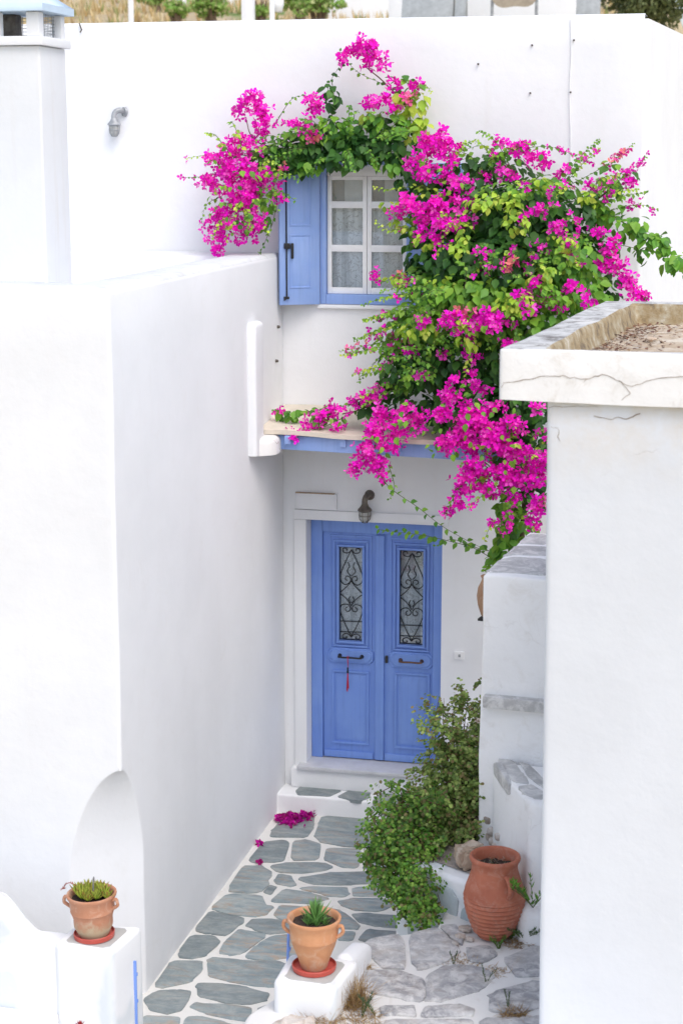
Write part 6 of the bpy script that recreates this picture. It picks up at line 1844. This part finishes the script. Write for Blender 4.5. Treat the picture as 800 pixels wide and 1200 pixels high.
# ------------------------------------------------------------------ succulent shrubs in the planter
def shrub(name, label, loc, blobs, pals, root_pts, nstem, seed, lsz=.028):
    global RS
    RS = np.random.RandomState(seed)
    blobs = [(u, v, ru, rv, (Y - .48) if seed == 21 else 10.6 + (Y - 10.7) * .62, ry, d) for u, v, ru, rv, Y, ry, d in blobs]
    t0 = thing(name, label, 'shrub', loc)
    st = Store(); bm = bmesh.new()
    for k, (u, v, ru, rv, Y, ry, dens) in enumerate(blobs):
        dens = dens * (2.5 if seed == 22 else 2.3)
        shade_ = RS.uniform(.7, 1.15)  # per-blob tone paints uneven light into the leaf colours
        n = int(dens * math.pi * ru * rv / 26)     # leaflets sit on short twigs
        nt_ = max(1, int(n * .55))
        p, d = blob_points(u, v, ru, rv, Y, ry, nt_, .25)
        for q, dd in zip(p, d):
            dr = unit(dd * .8 + np.array([0, -.1, .25]) + RS.normal(size=3) * .5)
            L = RS.uniform(.05, .14) if seed == 22 else RS.uniform(.05, .19)
            m_ = RS.randint(6, 11) if seed == 22 else RS.randint(8, 16)
            tt = np.linspace(.1, 1, m_)
            P = q + dr * (tt * L)[:, None]
            side = unit(np.cross(dr, RS.normal(size=3)))
            sg = np.where(np.arange(m_) % 2 == 0, 1, -1)[:, None]
            tip = side * sg + dr * .5 + RS.normal(size=(m_, 3)) * .3
            nr = np.tile(dr, (m_, 1)) * .6 + np.array([0, -.4, .6]) + RS.normal(size=(m_, 3)) * .3
            st.add(P, nr, tip, RS.uniform(.7, 1.15, m_) * lsz, colours(pals, m_, .2) * shade_ * RS.uniform(.75, 1.1))
            if RS.rand() < .10: tube_into(bm, [Vector(q - dr * .06), Vector(q + dr * L)], [.0035, .0018], 4)
    V, F, C = scatter(SM_V, SM_F, *st.cat())
    V = V - np.array(loc)
    o = mesh_np('leaves', V, F, M_LEAF, t0, cols=C); o['kind'] = 'stuff'
    for i in range(nstem):
        b2 = blobs[RS.randint(len(blobs))]
        e_ = Vector(onY(b2[0] + RS.uniform(-.8, .8) * b2[2], b2[1] + RS.uniform(-.8, .8) * b2[3], b2[4] + RS.uniform(-.5, .5) * b2[5]))
        r0 = Vector(root_pts[i % len(root_pts)])
        m_ = r0.lerp(e_, .5) + Vector((RS.uniform(-.08, .08), RS.uniform(-.1, .05), .08 + .1 * RS.rand()))
        C_ = [wob(q, .02, 4) for q in crom([r0, m_, e_], 6)]
        tube_into(bm, C_, [.005 - .0035 * j / (len(C_) - 1) for j in range(len(C_))], 5)
    bm.transform(Matrix.Translation(-Vector(loc)))
    o = finish('twigs', bm, M_TWIG, t0); o['kind'] = 'stuff'
    return t0
OL = [(.24, .36, .08), (.34, .45, .11), (.16, .26, .06), (.42, .50, .16), (.20, .30, .07), (.30, .24, .10)]
GR = [(.13, .30, .04), (.20, .40, .05), (.08, .21, .03), (.30, .48, .08), (.15, .31, .05), (.22, .20, .07)]  # darker entries put the shrub's inner shade into the leaf colour
rA = onZ(535, 990, ZP)
shrub('jade_shrub', 'tall olive green small leaved shrub between the blue door and the rough wall', (rA.x, rA.y, ZP),
 [(548, 815, 12, 10, 12.2, .15, .5), (525, 822, 14, 12, 12.1, .15, .45), (505, 838, 12, 8, 12.1, .15, .35), (545, 845, 18, 16, 12.1, .2, .9), (520, 850, 18, 14, 12.0, .2, .7), (500, 865, 12, 8, 12.0, .15, .4), (540, 880, 26, 22, 12.0, .25, 1.2), (515, 895, 20, 18, 11.95, .2, .9), (545, 915, 20, 25, 11.95, .25, 1.4), (520, 930, 28, 24, 11.9, .25, 1.3), (505, 915, 14, 12, 11.9, .15, .7), (548, 950, 15, 22, 11.9, .2, 1.3), (525, 965, 30, 18, 11.8, .25, 1.3), (500, 950, 24, 18, 11.75, .2, 1.1), (490, 935, 14, 10, 11.75, .15, .6), (545, 975, 16, 14, 11.85, .15, 1.2), (555, 895, 9, 40, 12.1, .15, 1.0)],
 OL, [tuple(rA + Vector((RS.uniform(-.25, .15), RS.uniform(.3, .7), -.02))) for _ in range(8)], 34, 21)
rB = onZ(480, 1000, ZP)
shrub('trailing_shrub', 'bright green small leaved shrub trailing over the planter corner onto the path', (rB.x, rB.y, ZP),
 [(458, 925, 10, 10, 11.7, .12, .5), (470, 940, 18, 14, 11.6, .15, .8), (445, 945, 12, 8, 11.6, .12, .4), (480, 955, 24, 18, 11.55, .2, 1.0), (455, 962, 22, 14, 11.5, .15, .9), (440, 975, 12, 9, 11.45, .12, .5), (465, 985, 32, 18, 11.4, .2, 1.3), (435, 990, 12, 9, 11.4, .12, .5), (495, 990, 22, 18, 11.4, .18, 1.2), (460, 1005, 32, 16, 11.3, .2, 1.3), (428, 1008, 8, 6, 11.3, .08, .5), (495, 1012, 18, 12, 11.25, .12, 1.2), (470, 1030, 26, 16, 11.15, .15, 1.3), (450, 1028, 11, 12, 11.2, .12, .7), (458, 1052, 9, 10, 11.1, .1, .7), (480, 1050, 14, 16, 11.0, .1, 1.1), (498, 1045, 12, 14, 10.75, .08, 1.1), (500, 1068, 12, 14, 10.7, .08, 1.1), (510, 1050, 7, 4, 10.7, .05, .6), (475, 1066, 8, 10, 11.0, .08, .9), (514, 1066, 6, 3, 10.65, .04, .5), (492, 1080, 8, 8, 10.7, .06, .9), (510, 1000, 12, 8, 11.3, .1, .6), (482, 1022, 16, 12, 11.0, .1, 1.2), (500, 1030, 12, 10, 10.85, .08, 1.0), (485, 1062, 10, 12, 10.8, .08, 1.0), (505, 935, 18, 14, 11.5, .15, .7)],
 GR, [tuple(rB + Vector((RS.uniform(-.1, .15), RS.uniform(.1, .5), -.02))) for _ in range(8)], 30, 22)

# ------------------------------------------------------------------ weeds and dry grass on the terrace
rnd = random.Random(12)
def grass_tuft(label, u, v, r_, n, h, cols, cat='grass', z=ZT, name='dry_grass', flat=.5):
    q = onZ(u, v, z); fo = Foliage()
    for i in range(n):
        a = rnd.uniform(0, 6.28); rr = r_ * math.sqrt(rnd.random())
        p = Vector((rr * math.cos(a), rr * math.sin(a), 0)); a2 = rnd.uniform(0, 6.28)
        d = Vector((math.cos(a2) * flat, math.sin(a2) * flat, rnd.uniform(.2, 1)))
        c = rnd.choice(cols)
        blade(fo, p, d, Vector((0, 0, 1)) if abs(d.z) < .95 else Vector((1, 0, 0)), h * rnd.uniform(.4, 1.1), .0026, c, c, seg=3, bend=rnd.uniform(-.5, .3))
    o = mesh_np(name, fo.V, fo.F, M_DRY, cols=np.array(fo.C))
    o.location = q
    return tag(o, label, cat, kind='stuff')
STRAW = [(.55, .38, .16), (.62, .46, .24), (.45, .28, .12), (.50, .34, .18), (.35, .2, .1)]
grass_tuft('tall golden dry grass beside the right pedestal', 410, 1176, .11, 340, .22, STRAW, flat=.35)
grass_tuft('flat straw litter at the bottom below the right pedestal', 402, 1196, .22, 560, .10, STRAW, flat=1.2)
grass_tuft('dry grass tuft at the bottom right of the terrace', 602, 1190, .07, 200, .08, STRAW, flat=1.2)
grass_tuft('thin straw in the crack in the middle of the terrace', 540, 1128, .12, 120, .05, STRAW, flat=1.5)
grass_tuft('dry straw and litter around the urn foot on its right', 605, 1105, .10, 200, .05, STRAW + [(.25, .12, .07)], flat=1.4)
grass_tuft('small straw tuft near the top corner of the pedestal', 428, 1134, .04, 50, .06, STRAW, flat=1.2)
grass_tuft('straw wisp on the right side crack of the terrace', 582, 1138, .08, 70, .05, STRAW, flat=1.5)
def weed(label, u, v, h, n, cols, z=ZT, spread=.5, stems=1, lsz=.018, name='weed', grp=None):
    q = onZ(u, v, z); t0 = thing(name, label, 'weed', tuple(q), 0, grp)
    fo = Foliage(); bm = bmesh.new()
    for s in range(stems):
        a = rnd.uniform(0, 6.28); top = Vector((math.cos(a) * spread * h * (stems > 1), math.sin(a) * spread * h * (stems > 1), h * rnd.uniform(.7, 1)))
        C_ = crom([(0, 0, -.01), tuple(top * .5 + Vector((0, 0, .01))), tuple(top)], 4)
        tube_into(bm, C_, .0022, 4)
        for i in range(n):
            p = C_[min(len(C_) - 1, int(i / n * len(C_)) + 1)]
            a2 = i * 2.4; d = Vector((math.cos(a2), math.sin(a2), .9))
            c = rnd.choice(cols)
            blade(fo, p + Vector((0, 0, h / n * rnd.random())), d, Vector((0, 0, 1)), lsz * rnd.uniform(.7, 1.2), lsz * .18, c, c, seg=2)
    finish('stem', bm, M_GSTEM, t0)
    o = mesh_np('leaves', fo.V, fo.F, M_LEAF, t0, cols=np.array(fo.C)); o['kind'] = 'stuff'
    return t0
GW = [(.10, .16, .09), (.14, .20, .11), (.08, .13, .07)]
G2 = [(.14, .30, .05), (.20, .36, .07)]
weed('upright grey green sprig in front of the right pedestal', 393, 1188, .17, 44, GW, lsz=.022)
weed('tall grey green weed among the golden grass', 424, 1192, .16, 26, GW, stems=4, spread=.45)
weed('leaning grey green weed at the right of the golden grass', 440, 1190, .13, 22, GW, stems=3, spread=.8)
weed('small upright sprig at the crack in the middle of the terrace', 531, 1130, .08, 20, GW, stems=2, spread=.3)
weed('thin three stemmed sprig on the broad centre paving stone', 569, 1152, .10, 12, GW, stems=3, spread=.6)
weed('upright sprig above the bottom right dry tuft', 595, 1182, .12, 26, GW, stems=2, spread=.2)
weed('bushy green weed touching the front of the urn foot', 584, 1112, .07, 16, G2, stems=9, spread=.8)
weed('low green weed on the ground right of the urn', 598, 1100, .05, 14, G2, stems=6, spread=.9)
weed('dark creeping weed at the foot of the wall right of the urn', 614, 1102, .15, 26, [(.07, .16, .05), (.1, .2, .06)], stems=14, spread=1.0, lsz=.02)
weed('dark creeping weed climbing the wall foot behind the urn', 616, 1090, .17, 26, [(.07, .16, .05), (.1, .2, .06)], stems=12, spread=.9, lsz=.02)
weed('bright green trefoil plant growing from the wall beside the pillar', 624, 1062, .17, 9, [(.18, .42, .05), (.12, .32, .04), (.25, .5, .08)], stems=12, spread=.8, lsz=.042, z=1.0)
weed('small spiky green weed in the cracks of the wall corner by the shrub', 572, 955, .22, 30, [(.16, .24, .07), (.2, .28, .1)], stems=7, spread=.25, lsz=.02, z=1.05)
